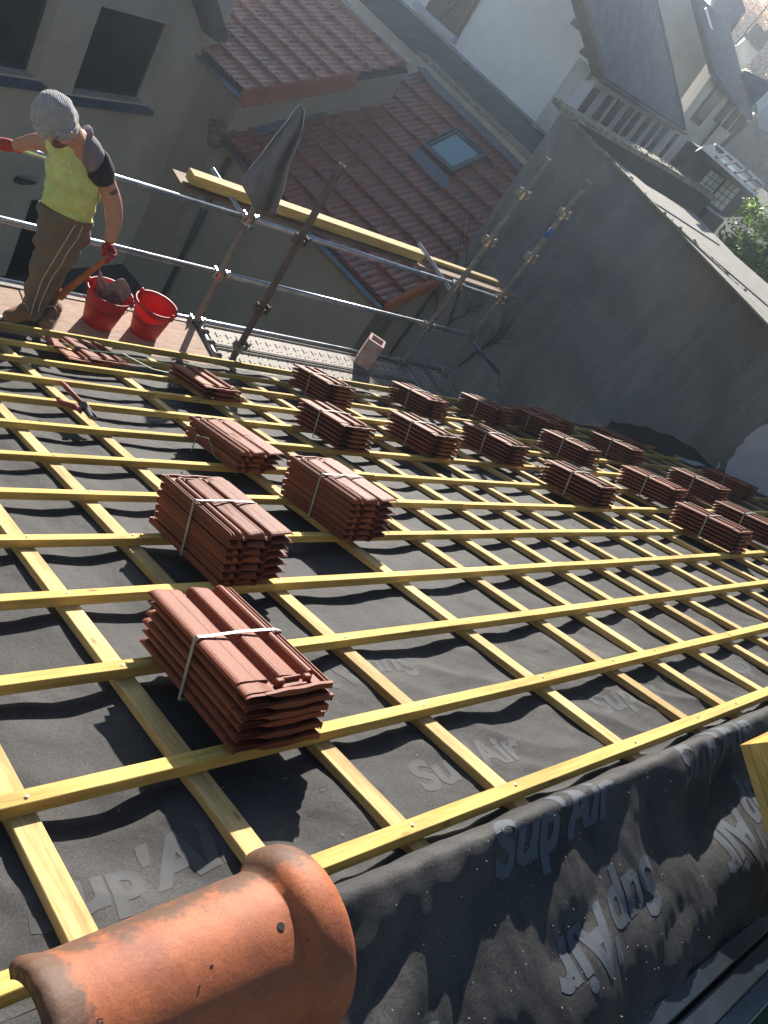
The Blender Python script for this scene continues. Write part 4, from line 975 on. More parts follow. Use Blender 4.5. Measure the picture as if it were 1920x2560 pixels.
def build_person():
    PY = 5.25
    hip = W(530, 1250, PY); waist = W(570, 1080, PY-.03); chest = W(600, 800, PY-.07); upch = W(610, 620, PY-.13); neck = W(640, 510, PY-.17); head0 = W(600, 445, PY-.21); head = W(480, 330, PY-.27); htop = W(455, 200, PY-.25)
    lsh = W(830, 680, PY-.13); lel = W(950, 1040, PY-.17); lfo = W(960, 1200, PY-.20); lwr = W(915, 1375, PY-.22)
    rsh = W(430, 560, PY-.02); rel = W(330, 510, PY+.12); rwr = W(110, 555, YS-.11)
    lkn = W(420, 1600, PY-.05); lan = W(270, 1900, PY-.02); rkn = W(440, 1600, PY+.10); ran = W(420, 1880, PY+.08)
    N = []; E = []
    def add(p, r): N.append((p, r)); return len(N)-1
    h0 = add(hip, .09); w0 = add(waist, .095); c0 = add(chest, .10); u0 = add(upch, .085); n0 = add(neck, .062); n1 = add(head0, .066); hd = add(head, (.088, .10)); ht = add(htop, .07)
    E += [(h0, w0), (w0, c0), (c0, u0), (u0, n0), (n0, n1), (n1, hd), (hd, ht)]
    ls = add(lsh, .060); le = add(lel, .064); lf = add(lfo, .058); lw = add(lwr, .038); E += [(u0, ls), (ls, le), (le, lf), (lf, lw)]
    rs = add(rsh, .055); re = add(rel, .056); rwn = add(rwr, .036); E += [(u0, rs), (rs, re), (re, rwn)]
    b = add(lkn, .05); c = add(lan, .042); E += [(h0, b), (b, c)]
    b = add(rkn, .05); c = add(ran, .042); E += [(h0, b), (b, c)]
    body = skin('person', N, E, M['skin'])
    tag(body, 'worker in grey beanie, yellow green vest and dusty trousers standing on the scaffold', 'person')
    def cskin(name, nodes, m, sub=2, extra=None):
        e = chain(0, len(nodes)) if extra is None else extra
        return skin(name, nodes, e, m, body, sub)
    HY = PY-.27
    # face under the beanie, turned down to the left
    loft('face', [rg(370, 400, 620, 400, HY-.03, .11), rg(372, 450, 610, 450, HY-.05, .12), rg(396, 498, 575, 503, HY-.06, .10), rg(436, 528, 528, 533, HY-.07, .055)], M['skin'], body)
    cskin('nose', [(W(425, 462, HY-.175), .016), (W(418, 494, HY-.185), .018), (W(428, 508, HY-.18), .012)], M['skin'], 1)
    for ex in (405, 470): cskin('eye', [(W(ex, 482, HY-.168), .009), (W(ex+16, 483, HY-.170), .008)], M['hair'], 1)
    cskin('mouth', [(W(440, 510, HY-.165), .007), (W(470, 520, HY-.165), .007)], M['lips'], 1)
    cskin('beard', [(W(425, 520, HY-.14), .024), (W(480, 536, HY-.145), .032), (W(535, 522, HY-.14), .028), (W(580, 488, HY-.13), .020)], M['hair'], 1)
    cskin('ear', [(W(580, 425, HY-.14), .014), (W(588, 447, HY-.14), .018), (W(578, 468, HY-.14), .012)], M['skin'], 1)
    cskin('nape', [(W(640, 430, PY-.17), .058), (W(690, 500, PY-.13), .060), (W(640, 540, PY-.14), .055)], M['skin'], 2)
    loft('beanie', [rg(315, 425, 620, 425, HY, .125), rg(282, 385, 648, 378, HY, .142), rg(266, 300, 640, 305, HY, .150), rg(282, 215, 610, 225, HY, .140), rg(318, 145, 575, 152, HY, .112), rg(362, 108, 520, 112, HY, .070), rg(405, 94, 480, 95, HY, .03), rg(430, 96, 452, 96, HY, .006)], M['beanie'], body, wr=.016, wf=9, seg=56, pleat=.55)
    loft('beanie_cuff', [rg(345, 468, 596, 462, HY-.02, .112), rg(292, 425, 638, 418, HY-.01, .150), rg(272, 365, 652, 358, HY, .156), rg(270, 350, 648, 345, HY, .150)], M['beanie'], body, wr=.004, wf=12)
    loft('vest', [rg(352, 1030, 762, 1178, PY-.02, .15), rg(358, 1000, 772, 1120, PY-.03, .152), rg(372, 900, 800, 1010, PY-.04, .155), rg(384, 780, 832, 900, PY-.06, .155), rg(394, 660, 800, 790, PY-.08, .145), rg(396, 570, 740, 650, PY-.11, .125), rg(402, 500, 700, 570, PY-.13, .10), rg(450, 478, 650, 540, PY-.14, .06)], M['vest'], body, wr=.026, wf=8)
    loft('vest_shoulder', [rg(610, 560, 705, 440, PY-.15, .075), rg(640, 620, 790, 490, PY-.15, .098), rg(672, 710, 862, 570, PY-.15, .112), rg(712, 780, 880, 612, PY-.14, .098)], M['vest_grey'], body, wr=.010, wf=10, seed=3)
    loft('collar', [rg(555, 530, 640, 500, PY-.17, .055), rg(600, 552, 700, 470, PY-.165, .07), rg(640, 560, 768, 420, PY-.13, .075), rg(668, 500, 762, 395, PY-.08, .06)], M['vest_grey'], body, wr=.004)
    loft('sleeve', [rg(712, 735, 870, 590, PY-.17, .090), rg(728, 790, 912, 630, PY-.185, .106), rg(765, 838, 944, 700, PY-.18, .108), rg(792, 862, 955, 765, PY-.17, .094), rg(808, 866, 962, 810, PY-.17, .080)], M['black_cotton'], body, wr=.010, wf=11, seed=6)
    cskin('tattoo', [(W(902, 875, PY-.158), .056), (W(918, 925, PY-.163), .0575), (W(930, 965, PY-.166), .055)], M['tattoo'], 2)
    loft('trousers', [rg(345, 1040, 762, 1165, PY-.01, .145), rg(325, 1100, 752, 1215, PY-.01, .155), rg(308, 1210, 738, 1300, PY-.01, .155), rg(298, 1320, 705, 1380, PY-.02, .14), rg(282, 1440, 650, 1490, PY-.03, .12), rg(250, 1570, 560, 1620, PY-.04, .105), rg(222, 1700, 470, 1750, PY-.04, .092), rg(200, 1820, 395, 1860, PY-.03, .088), rg(175, 1930, 350, 1965, PY-.02, .088), rg(168, 1970, 335, 2005, PY-.02, .082)], M['trousers'], body, wr=.030, wf=8)
    tr_ = [c for c in body.children if c.name.startswith('trousers')][0]
    loft('trouser_leg', [rg(400, 1330, 690, 1350, PY+.08, .12), rg(400, 1480, 600, 1500, PY+.09, .10), rg(385, 1620, 520, 1640, PY+.10, .085), rg(372, 1760, 500, 1780, PY+.10, .08), rg(355, 1870, 478, 1890, PY+.09, .078), rg(352, 1905, 470, 1920, PY+.09, .07)], M['trousers'], tr_, wr=.014, wf=8, seed=4)
    from mathutils.bvhtree import BVHTree
    bvt = BVHTree.FromPolygons([v.co.copy() for v in tr_.data.vertices], [tuple(p.vertices) for p in tr_.data.polygons])
    for L_ in ([(630, 1215), (560, 1330), (500, 1430), (420, 1560), (350, 1680), (310, 1800), (275, 1900), (258, 1985)], [(695, 1225), (650, 1330), (570, 1440), (520, 1540), (440, 1650), (390, 1750), (335, 1880), (315, 1960)]):
        bm = bmesh.new(); pts = []
        for a, b in zip(L_, L_[1:]):
            for k in range(5):
                x = a[0]+(b[0]-a[0])*k/5; y = a[1]+(b[1]-a[1])*k/5; d = (W(x, y, PY-.5)-CAM).normalized(); hit = bvt.ray_cast(CAM, d)
                if hit[0]: pts.append(hit[0]-d*.001)
        if len(pts) > 2: tube(bm, pts, .0036, 6); frombm('piping', bm, M['piping'], tr_, True)
        else: bm.free()
    for (an, ft) in ((W(262, 1960, PY-.02), W(60, 2000, PY-.10)), (W(440, 1930, PY+.05), W(385, 2030, PY-.12))):
        an = Vector((an.x, an.y, ZD+.13)); ft2 = Vector((ft.x, ft.y, ZD+.048)); d = (ft2-an); d.z = 0; d = d.normalized()
        heel = Vector((an.x, an.y, ZD+.065))-d*.05; toe = heel+d*.27; toe.z = ZD+.055
        bt = skin('boot', [(an+Vector((0, 0, .05)), .066), (an, .064), (heel+Vector((0, 0, .01)), (.056, .056)), (heel+d*.12+Vector((0, 0, .015)), (.060, .058)), (toe, (.054, .048))], [(0, 1), (1, 2), (1, 3), (3, 4), (2, 3)], M['boot'], body, 2)
        bm = bmesh.new(); beam(bm, heel-d*.05+Vector((0, 0, -.045)), toe+d*.035+Vector((0, 0, -.036)), .115, .026); bmesh.ops.bevel(bm, geom=bm.edges[:], offset=.011, segments=2, affect='EDGES'); frombm('sole', bm, M['sole'], bt)
        for k in range(4):
            p = an+d*(.05+.025*k)+Vector((0, 0, .035-.03*k)); sd_ = d.cross(UP); bm = bmesh.new(); tube(bm, [p-sd_*.035, p+Vector((0, 0, .028)), p+sd_*.035], .004, 6); frombm('lace', bm, M['piping'] if k % 2 else M['boot'], bt)
    # gloves: palm and five fingers closed on what they hold
    def glove(wr, palm, grip_dir, axis, radius, side):
        """fingers wrap round a bar whose direction is axis at point palm"""
        ax = axis.normalized(); n = (wr-palm); n = (n-ax*n.dot(ax)).normalized(); b = ax.cross(n)*side
        N = [(palm+n*.034, .046), (wr+(wr-palm)*.15, .042), (palm+n*.030+ax*.022, .024), (palm+n*.030-ax*.022, .024)]; E = [(0, 1), (0, 2), (0, 3)]
        o = skin('glove', N, E, M['glove'], body, 2)
        for k, (off, ln) in enumerate(((-.042, .90), (-.0145, 1.0), (.0145, .96), (.041, .80))):
            c = palm+ax*off; pts = []
            for a_, rr in ((80, radius+.022), (35, radius+.017), (-10, radius+.013), (-60, radius+.012), (-110*ln, radius+.012), (-150*ln, radius+.011)):
                a_ = R(a_); pts.append(c+(n*math.sin(a_)+b*math.cos(a_))*rr)
            skin('finger', [(p, .0145-.0007*i) for i, p in enumerate(pts)], chain(0, len(pts)), M['glove'], o, 1)
        c = palm+ax*(-.036*1); pts = [palm+n*.05-b*.012-ax*.022, c+(-b*.9+n*.5).normalized()*(radius+.018), c+ax*.004+(-b*.85-n*.55).normalized()*(radius+.013), c+ax*.012+(-n*.95-b*.2).normalized()*(radius+.012)]
        skin('finger', [(p, .0125) for p in pts], chain(0, 4), M['glove'], o, 1)
        cu = skin('cuff', [(wr+(wr-palm)*.10, .043), (wr+(wr-palm)*.42, .050)], [(0, 1)], M['glove'], o, 1)
    hand = W(905, 1470, PY-.235); hA = W(900, 1490, PY-.23); hB = W(520, 1795, PY-.05)
    glove(lwr, hand, None, hB-hA, .017, 1)
    glove(rwr, Vector((rwr.x-.085, YS-.0, ZT-.045)), None, Vector((1, 0, 0.01)), tr, -1)
    # lettering printed on the vest, wrapped onto its surface
    vest = [c for c in body.children if c.name.startswith('vest') and 'shoulder' not in c.name and c.name != 'vest_lettering'][0]
    bm = text_bm('BOSS', 1.0, 0.0, 0.022, 0.12)
    from mathutils.bvhtree import BVHTree
    bv = BVHTree.FromPolygons([v.co.copy() for v in vest.data.vertices], [tuple(p.vertices) for p in vest.data.polygons])
    A_, B_, C_ = Vector((395, 555)), Vector((645, 820)), None
    for vt in bm.verts:
        x, y = vt.co.x/2.95, vt.co.y
        bx_ = 372+x*300; by_ = 625+x*185
        p2 = Vector((bx_-y*12, by_-y*110+20))
        d = (W(p2.x, p2.y, PY-.3)-CAM).normalized(); hit = bv.ray_cast(CAM, d)
        vt.co = hit[0]-d*.003 if hit[0] else Vector((0, 0, -99))
    bmesh.ops.delete(bm, geom=[v for v in bm.verts if v.co.z < -50], context='VERTS')
    frombm('vest_lettering', bm, M['print'], vest, recalc=False)
    # the wooden handle held in the left hand
    bm = bmesh.new(); d = (hB-hA).normalized(); tube(bm, [hA-d*.06, hA, hA.lerp(hB, .5), hB], [.015, .017, .020, .026], 10)
    o = frombm('tool_handle', bm, M['handle_wood']); tag(o, 'worn brown wooden tool handle held in the red gloved left hand', 'tool')
    bm = bmesh.new(); tube(bm, [hB-d*.02, hB+d*.03], .032, 10); frombm('ferrule', bm, M['handle_wood'], o)
build_person()

# ================================================================== NEIGHBOURING BUILDINGS
T = lambda n, x, y: ({0: (0, 0), 1: (640, 0), 2: (1280, 0), 3: (0, 640), 4: (640, 640), 5: (1280, 640)}[n][0] + x*.38577, {0: (0, 0), 1: (640, 0), 2: (1280, 0), 3: (0, 640), 4: (640, 640), 5: (1280, 640)}[n][1] + y*.38577)
def tiled_roof(name, px, P, eave, up, m, parent, cw=0.21, ch=0.34, lift=0.0, amp=0.014, stepz=0.03):
    """roof plane covered with real interlocking tile relief; px outline; eave/up unit vectors in the plane"""
    n = up.cross(eave); n = n if n.z > 0 else -n
    pts = [onplane(x, y, P, n) for x, y in px] if not isinstance(px[0], Vector) else px
    O = pts[0]; loc = [((p-O).dot(eave), (p-O).dot(up)) for p in pts]
    a0 = min(a for a, b in loc)-.3; a1 = max(a for a, b in loc)+.3; b0 = min(b for a, b in loc); b1 = max(b for a, b in loc)+.3
    bm = bmesh.new(); sub = 8; na = int((a1-a0)/(cw/sub))+1; rows = int((b1-b0)/ch)+2
    wave = [0.0, .9, 1.0, .55, .1, .9, 1.0, .35]
    for r_ in range(rows):
        for part in (0, 1):
            pass
        ring = []
        for (t, z) in ((0.0, -0.01), (0.0, stepz), (1.0, 0.0)):
            row = []
            for i in range(na):
                k = i % sub; sh = (i//sub)
                jit = 0.003*nz(sh*1.7, r_*1.3, 2)
                h = amp*wave[k] + z + jit
                if t == 0 and z < 0: h = -0.012
                row.append(bm.verts.new(O + eave*(a0+i*cw/sub) + up*(b0+(r_+t)*ch) + n*(h+lift)))
            ring.append(row)
        for a, b in zip(ring, ring[1:]):
            for i in range(na-1): bm.faces.new((a[i], a[i+1], b[i+1], b[i]))
    # clip to the outline (convex)
    c = sum(pts, Vector())/len(pts)
    for i in range(len(pts)):
        p, q = pts[i], pts[(i+1) % len(pts)]; e = (q-p).normalized(); pn = e.cross(n)
        if (c-p).dot(pn) > 0: pn = -pn
        bmesh.ops.bisect_plane(bm, geom=bm.verts[:]+bm.edges[:]+bm.faces[:], plane_co=p, plane_no=pn, clear_outer=True)
    o = frombm(name, bm, m, parent, recalc=False)
    slab('roof_deck', [p-n*.03 for p in pts], n, 0.08, M['frame_dark'], parent)
    return o, n, pts

RK = 16.5
Kc = CAM + ray(336, 590)*RK                       # inner corner of the courtyard walls
NW = Vector((math.cos(R(63)), -math.sin(R(63)), 0))  # left wall faces us
DW = hdir(63)
# ---- left house
lh = wthing('rendered_house', 'tall grey beige rendered house at upper left with two recessed windows and slate sills', 'house', (Kc.x-3, Kc.y-1.5, -6.6))
def wall_open(name, P, N, outline, holes, depth, m, parent):
    """wall plate with real window recesses: cells of an axis grid in the plane"""
    A_ = UP.cross(N).normalized(); O = Vector(P)
    def loc(p): return ((p-O).dot(A_), p.z)
    hl = [[loc(p) for p in h] for h in holes]
    rects = [(min(a for a, b in h), max(a for a, b in h), min(b for a, b in h), max(b for a, b in h)) for h in hl]
    ol = [loc(p) for p in outline]
    xs = sorted({min(a for a, b in ol), max(a for a, b in ol)} | {r[0] for r in rects} | {r[1] for r in rects}); zs = sorted({min(b for a, b in ol), max(b for a, b in ol)} | {r[2] for r in rects} | {r[3] for r in rects})
    bm = bmesh.new(); P3 = lambda a, z, d=0: Vector((O.x, O.y, 0))+A_*a+UP*z-N*d
    for i in range(len(xs)-1):
        for j in range(len(zs)-1):
            cx, cz = (xs[i]+xs[i+1])/2, (zs[j]+zs[j+1])/2
            if any(r[0] < cx < r[1] and r[2] < cz < r[3] for r in rects): continue
            bm.faces.new([bm.verts.new(P3(a, z)) for a, z in ((xs[i], zs[j]), (xs[i+1], zs[j]), (xs[i+1], zs[j+1]), (xs[i], zs[j+1]))])
    for r in rects:
        c4 = [(r[0], r[2]), (r[1], r[2]), (r[1], r[3]), (r[0], r[3])]
        for k in range(4):
            (a, z), (a2, z2) = c4[k], c4[(k+1) % 4]
            bm.faces.new([bm.verts.new(q) for q in (P3(a, z), P3(a2, z2), P3(a2, z2, depth), P3(a, z, depth))])
    bm.faces.new([bm.verts.new(P3(a, z, depth+.02)) for a, z in ((xs[0], zs[0]), (xs[-1], zs[0]), (xs[-1], zs[-1]), (xs[0], zs[-1]))])
    o = frombm(name, bm, m, parent, recalc=False)
    return o, rects, P3
P0 = Kc.copy()
hole2 = [onplane(*T(0, 660, 35), P0, NW), onplane(*T(0, 1140, 180), P0, NW), onplane(*T(0, 930, 690), P0, NW), onplane(*T(0, 470, 590), P0, NW)]
hole1 = [onplane(*T(0, -420, -400), P0, NW), onplane(*T(0, 400, -60), P0, NW), onplane(*T(0, 240, 520), P0, NW), onplane(*T(0, -420, 395), P0, NW)]
def norm_rect(h):
    a = [(p-P0).dot(DW) for p in h]; z = [p.z for p in h]
    a0, a1 = (a[0]+a[3])/2, (a[1]+a[2])/2; z1, z0 = (z[0]+z[1])/2, (z[2]+z[3])/2
    return [P0*1+DW*a0+UP*(z0-P0.z), P0+DW*a1+UP*(z1-P0.z)]
h2 = norm_rect(hole2); h1 = norm_rect(hole1)
outl = [P0-DW*9+UP*(-6.6-P0.z), P0+UP*(0.9-P0.z)]
dr = [P0-DW*4.05+UP*(-6.6-P0.z), P0-DW*3.35+UP*(-4.42-P0.z)]
wo, rects, P3 = wall_open('wall', P0, NW, outl, [h2, h1], 0.24, M['wall_beige'], lh)
for o_ in lh.children: pass
for r in rects:
    bm = bmesh.new(); fw_ = .05
    for a0, a1, z0, z1 in ((r[0], r[1], r[2], r[2]+fw_), (r[0], r[1], r[3]-fw_, r[3]), (r[0], r[0]+fw_, r[2]+fw_, r[3]-fw_), (r[1]-fw_, r[1], r[2]+fw_, r[3]-fw_)):
        q = [P3(a0, z0, .19), P3(a1, z0, .19), P3(a1, z1, .19), P3(a0, z1, .19)]; f = [bm.verts.new(x) for x in q]; g2 = [bm.verts.new(x-NW*.04) for x in q]
        bm.faces.new(f)
        for k in range(4): bm.faces.new((f[k], g2[k], g2[(k+1) % 4], f[(k+1) % 4]))
    wf = frombm('window', bm, M['frame_dark'], lh)
    slab('pane', [P3(r[0], r[2], .215), P3(r[1], r[2], .215), P3(r[1], r[3], .215), P3(r[0], r[3], .215)], NW, .008, M['glass'], wf)
    # sloping slate sill
    bm = bmesh.new(); a0, a1 = r[0]-.12, r[1]+.13
    q = [P3(r[0], r[2]+.005, .2), P3(r[1], r[2]+.005, .2), P3(a1, r[2]-.05, -.12), P3(a0, r[2]-.05, -.12)]
    f = [bm.verts.new(x) for x in q]; g2 = [bm.verts.new(x-UP*.06) for x in q]; bm.faces.new(f); bm.faces.new(g2[::-1])
    for k in range(4): bm.faces.new((f[k], g2[k], g2[(k+1) % 4], f[(k+1) % 4]))
    frombm('sill', bm, M['lead'], lh)
for o_ in (): pass
# green doors at courtyard level
for a, b_, c_, d_ in (((205, 1295), (275, 1300), (150, 1800), (10, 1800)),):
    q = [onplane(*T(0, *x), P0, NW) for x in (a, b_, c_, d_)]
    z1 = q[0].z; x0 = (q[0]-P0).dot(DW)
    slab('door', [P3(x0, -6.6, -.0), P3(x0+.85, -6.6, -.0), P3(x0+.85, z1, -.0), P3(x0, z1, -.0)], NW, -.03, M['green_door'], lh)
# bracket lamp on the wall
q0 = onplane(*T(0, 100, 1160), P0, NW); q1 = onplane(*T(0, 205, 1158), P0, NW)
bm = bmesh.new(); tube(bm, [q0+NW*.02, q0+NW*.12+UP*.04, (q0+q1)/2+NW*.16+UP*.05, q1+NW*.10], [.05, .045, .03, .015], 8); frombm('wall_lamp', bm, M['frame_dark'], lh, True)

# ---- wing wall W2 (comes towards us from the inner corner), its upper tiled roof and the lean-to in front
NE = -hdir(75); EV = hdir(-15); PIT = R(28.5)
UPR = hdir(75)*math.cos(PIT)+UP*math.sin(PIT)
Pe = Kc + NE*0.30
gut_hi = onplane(606, 243, Pe, NE); gut_lo = onplane(956, 767, Pe, NE)
zhi, zlo = gut_hi.z, gut_lo.z
wg = wthing('tiled_wing', 'wing with a sun glinting brown red tile roof at top centre and orange verge tiles', 'building', (Kc.x, Kc.y, -6.6))
e_end = (gut_hi-Kc).dot(-EV)
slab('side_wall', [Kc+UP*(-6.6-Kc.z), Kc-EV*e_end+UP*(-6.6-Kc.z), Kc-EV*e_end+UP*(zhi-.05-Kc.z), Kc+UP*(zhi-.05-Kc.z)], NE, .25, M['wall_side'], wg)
NR = UPR.cross(EV); NR = NR if NR.z > 0 else -NR
def rp2(p, P): return onplane(p[0], p[1], P, NR)
g_out = gut_hi + UP*.04
verge_top = onplane(905, 205, g_out, NR)
Lv = (verge_top-g_out).dot(UPR)
far_e = 6.5
rpts = [g_out, g_out+UPR*(Lv+.35), g_out+UPR*(Lv+.35)+EV*far_e, g_out+EV*far_e]
rr_ = onplane(*T(1, 520, 0), g_out, NR); ra_ = onplane(*T(1, 990, 440), g_out, NR); VD = (ra_-g_out).normalized(); Lv = (verge_top-g_out).length; VH = Vector((VD.x, VD.y, 0)).normalized(); VO = VH.cross(UP); VO = VO if VO.y < 0 else -VO
rr2_ = rr_+(rr_-ra_)*.35; rpts = [g_out, ra_, rr2_, g_out+EV*((rr2_-g_out).dot(EV))]
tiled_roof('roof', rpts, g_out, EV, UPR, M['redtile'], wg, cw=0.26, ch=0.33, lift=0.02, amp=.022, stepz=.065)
# pale verge strip along the far right edge of that roof
bm = bmesh.new(); beam(bm, ra_+NR*.06, rr_+(rr_-ra_)*.35+NR*.06, .10, .10, NR); frombm('ridge_capping', bm, mat('pale_mortar_edge', (0.5, 0.47, 0.42), .9, var=.2), wg)
# orange verge (gable end) tiles with stepped bottoms
bm = bmesh.new(); nv = 9; st = Lv/nv
for k in range(nv):
    a = g_out+VD*(k*st)+VO*.03+NR*.025; b = g_out+VD*((k+1)*st)+VO*.03+NR*.060
    beam(bm, a-UP*.10, b-UP*.10, .05, .26, NR)
    tube(bm, [a+NR*.02, b+NR*.02], .035, 8)
frombm('verge_tiles', bm, mat('new_verge_clay', (0.42, 0.13, 0.075), .7, var=.2, vscale=5), wg)
Lw = (ra_-g_out).length
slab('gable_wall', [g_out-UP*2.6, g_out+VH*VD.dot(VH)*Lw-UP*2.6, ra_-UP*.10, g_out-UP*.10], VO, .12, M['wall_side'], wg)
def gutter(a, b, r, m, parent, name='gutter'):
    d = (b-a).normalized(); x = d.cross(UP).normalized(); bm = bmesh.new(); rings = []
    for p in (a, b):
        rings.append([bm.verts.new(p + x*math.cos(t)*r*k + UP*(-math.sin(t))*r*k) for k in (1, .88) for t in ([math.pi*i/10 for i in range(11)] if k == 1 else [math.pi*(10-i)/10 for i in range(11)])])
    n = len(rings[0])
    for i in range(n): bm.faces.new((rings[0][i], rings[0][(i+1) % n], rings[1][(i+1) % n], rings[1][i]))
    bm.faces.new(rings[0][::-1]); bm.faces.new(rings[1]); return frombm(name, bm, m, parent, True)
gutter(gut_hi+NE*.04, gut_hi+EV*1.22+NE*.04, .065, M['zinc'], wg)
# dark bargeboard and roof edge of the left house over the tiles
Pb = P0 + NW*.30
q = [onplane(*T(0, x, y), Pb, NW) for x, y in ((1170, -480), (1275, -480), (1410, 0), (1480, 240), (1460, 285), (1395, 270), (1310, 0))]
slab('bargeboard', q, NW, .34, M['oak'], lh)
# downpipe
bm = bmesh.new()
dp = [onplane(*T(0, x, y), Kc+NE*.12, NE) for x, y in ((1560, 655), (1510, 740), (1490, 790), (1510, 840))]
tube(bm, dp, .040, 10); frombm('downpipe', bm, M['zinc'], wg, True)
bm = bmesh.new(); dp = [onplane(*T(0, x, y), Kc+NE*.12, NE) for x, y in ((1500, 990), (1470, 1060), (1440, 1120), (1330, 1340))]
dp.append(dp[-1]+(dp[-1]-dp[-2]).normalized()*4); tube(bm, [dp[0], Vector((dp[0].x, dp[0].y, -6.5))], .045, 10); frombm('downpipe', bm, M['frame_dark'], wg, True)

# ---- lean-to
ln = wthing('lean_to', 'lean-to with a weathered brown tile roof, roof window and lead flashing in the centre background', 'lean-to', (gut_lo.x, gut_lo.y, -6.6))
l0 = gut_lo+UP*.03
l1 = onplane(559, 343, l0, NR); up_r = onplane(*T(1, 1659, 1030), l0, NR); up_l = onplane(*T(1, 1070, 445), l0, NR)
l_near_up = l0 + UPR*((up_r-l0).dot(UPR)+.3)
edge_dir = (up_l-up_r).normalized()
up_near = up_r - edge_dir*((up_r-l0).dot(EV)/edge_dir.dot(EV))
L1e = l0 + EV*((l1-l0).dot(EV))
# outline: eave near, top near, top far, back along the abutment, eave far
tiled_roof('roof', [l0, up_near, up_l, onplane(640, 318, l0, NR), L1e], l0, EV, UPR, M['oldtile'], ln, cw=0.26, ch=0.42, lift=0.02, amp=.020, stepz=.055)
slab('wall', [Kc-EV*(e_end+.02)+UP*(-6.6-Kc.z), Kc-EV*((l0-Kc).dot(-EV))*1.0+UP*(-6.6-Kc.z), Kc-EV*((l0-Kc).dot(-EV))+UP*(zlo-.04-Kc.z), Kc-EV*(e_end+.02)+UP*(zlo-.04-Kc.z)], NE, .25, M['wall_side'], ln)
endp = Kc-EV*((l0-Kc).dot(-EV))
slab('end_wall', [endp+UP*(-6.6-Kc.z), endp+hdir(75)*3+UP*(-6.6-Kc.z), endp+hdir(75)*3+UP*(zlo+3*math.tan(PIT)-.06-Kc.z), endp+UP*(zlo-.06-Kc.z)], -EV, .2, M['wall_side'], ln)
gutter(gut_lo+NE*.05, L1e+NE*.05+EV*.1-UP*.03, .065, M['zinc'], ln)
bm = bmesh.new(); beam(bm, gut_lo-NE*.02-UP*.07, L1e-NE*.02-UP*.10, .03, .13); frombm('fascia_board', bm, mat('orange_fascia', (0.36, 0.19, 0.08), .8, var=.3), ln)
bm = bmesh.new(); vl = .30
for k in range(9):
    a = l0+UPR*(k*vl)-EV*.06+NR*.04; b = l0+UPR*((k+1)*vl-.004)-EV*.06+NR*.055
    beam(bm, a-UP*.05, b-UP*.05, .055, .18, NR); tube(bm, [a+NR*.03, b+NR*.035], .05, 10); tube(bm, [b-UPR*.03+NR*.035, b+NR*.035], .058, 10)
frombm('verge_tiles', bm, mat('orange_verge_clay', (0.46, 0.135, 0.06), .7, var=.2, vscale=5), ln)
# lead flashings: along the abutment and under the coping wall
fl = [T(1, 0, 830), T(1, 290, 735), T(1, 520, 650), T(1, 830, 545), T(1, 850, 590), T(1, 560, 690), T(1, 300, 780), T(1, 30, 870)]
pxslab('flashing', fl, l0, NR, .03, M['lead'], ln, lift=.12)
fl = [T(1, 1045, 430), T(1, 1100, 440), T(1, 1190, 545), T(1, 1400, 760), T(1, 1659, 1010), T(1, 1800, 1150), T(1, 1760, 1160), T(1, 1620, 1020), T(1, 1380, 790), T(1, 1150, 570)]
pxslab('flashing', fl, l0, NR, .03, M['lead'], ln, lift=.13)
# old mortar cornice at the upper left corner
bm = bmesh.new(); cpt = L1e+EV*.15+NE*.02
for k in range(14):
    p = cpt+Vector((random.uniform(-.12, .3), random.uniform(-.15, .2), random.uniform(-.10, .12)))
    bmesh.ops.create_icosphere(bm, subdivisions=2, radius=random.uniform(.07, .13), matrix=Matrix.Translation(p))
frombm('old_masonry', bm, mat('crumbling_masonry', (0.20, 0.13, 0.10), .95, var=.4, vscale=9, bump=1), ln, True)
# roof window
vq = [onplane(*T(1, x, y), l0, NR) for x, y in ((1060, 975), (1290, 860), (1495, 1045), (1255, 1160))]
skl = thing; 
def inset(Q, k):
    c = sum(Q, Vector())/4; return [c+(p-c)*k for p in Q]
def frame_ring(name, Q, k, h0, h1, m, parent):
    I_ = inset(Q, k); bm = bmesh.new()
    O1 = [bm.verts.new(p+NR*h1) for p in Q]; O0 = [bm.verts.new(p+NR*h0) for p in Q]; I1 = [bm.verts.new(p+NR*h1) for p in I_]; I0 = [bm.verts.new(p+NR*h0) for p in I_]
    for a in range(4):
        b = (a+1) % 4
        for f in ((O1[a], O1[b], I1[b], I1[a]), (O0[a], O1[a], O1[b], O0[b]), (I1[a], I0[a], I0[b], I1[b])): bm.faces.new(f)
    return frombm(name, bm, m, parent), I_
win, I1_ = frame_ring('roof_window', vq, .90, 0.0, .15, mat('grey_cladding', (0.10, 0.115, 0.14), .45, metal=.4), ln)
wf2, I2_ = frame_ring('sash', inset(vq, .88), .84, 0.02, .125, mat('sash_frame', (0.07, 0.075, 0.09), .5), win)
slab('pane', [p+NR*.10 for p in inset(vq, .75)], NR, .02, M['skyglass'], win)
ap = [T(1, 985, 985), T(1, 1065, 960), T(1, 1260, 1165), T(1, 1225, 1225), T(1, 1160, 1170)]
pxslab('apron_flashing', ap, l0, NR, .02, M['lead'], ln, lift=.11)

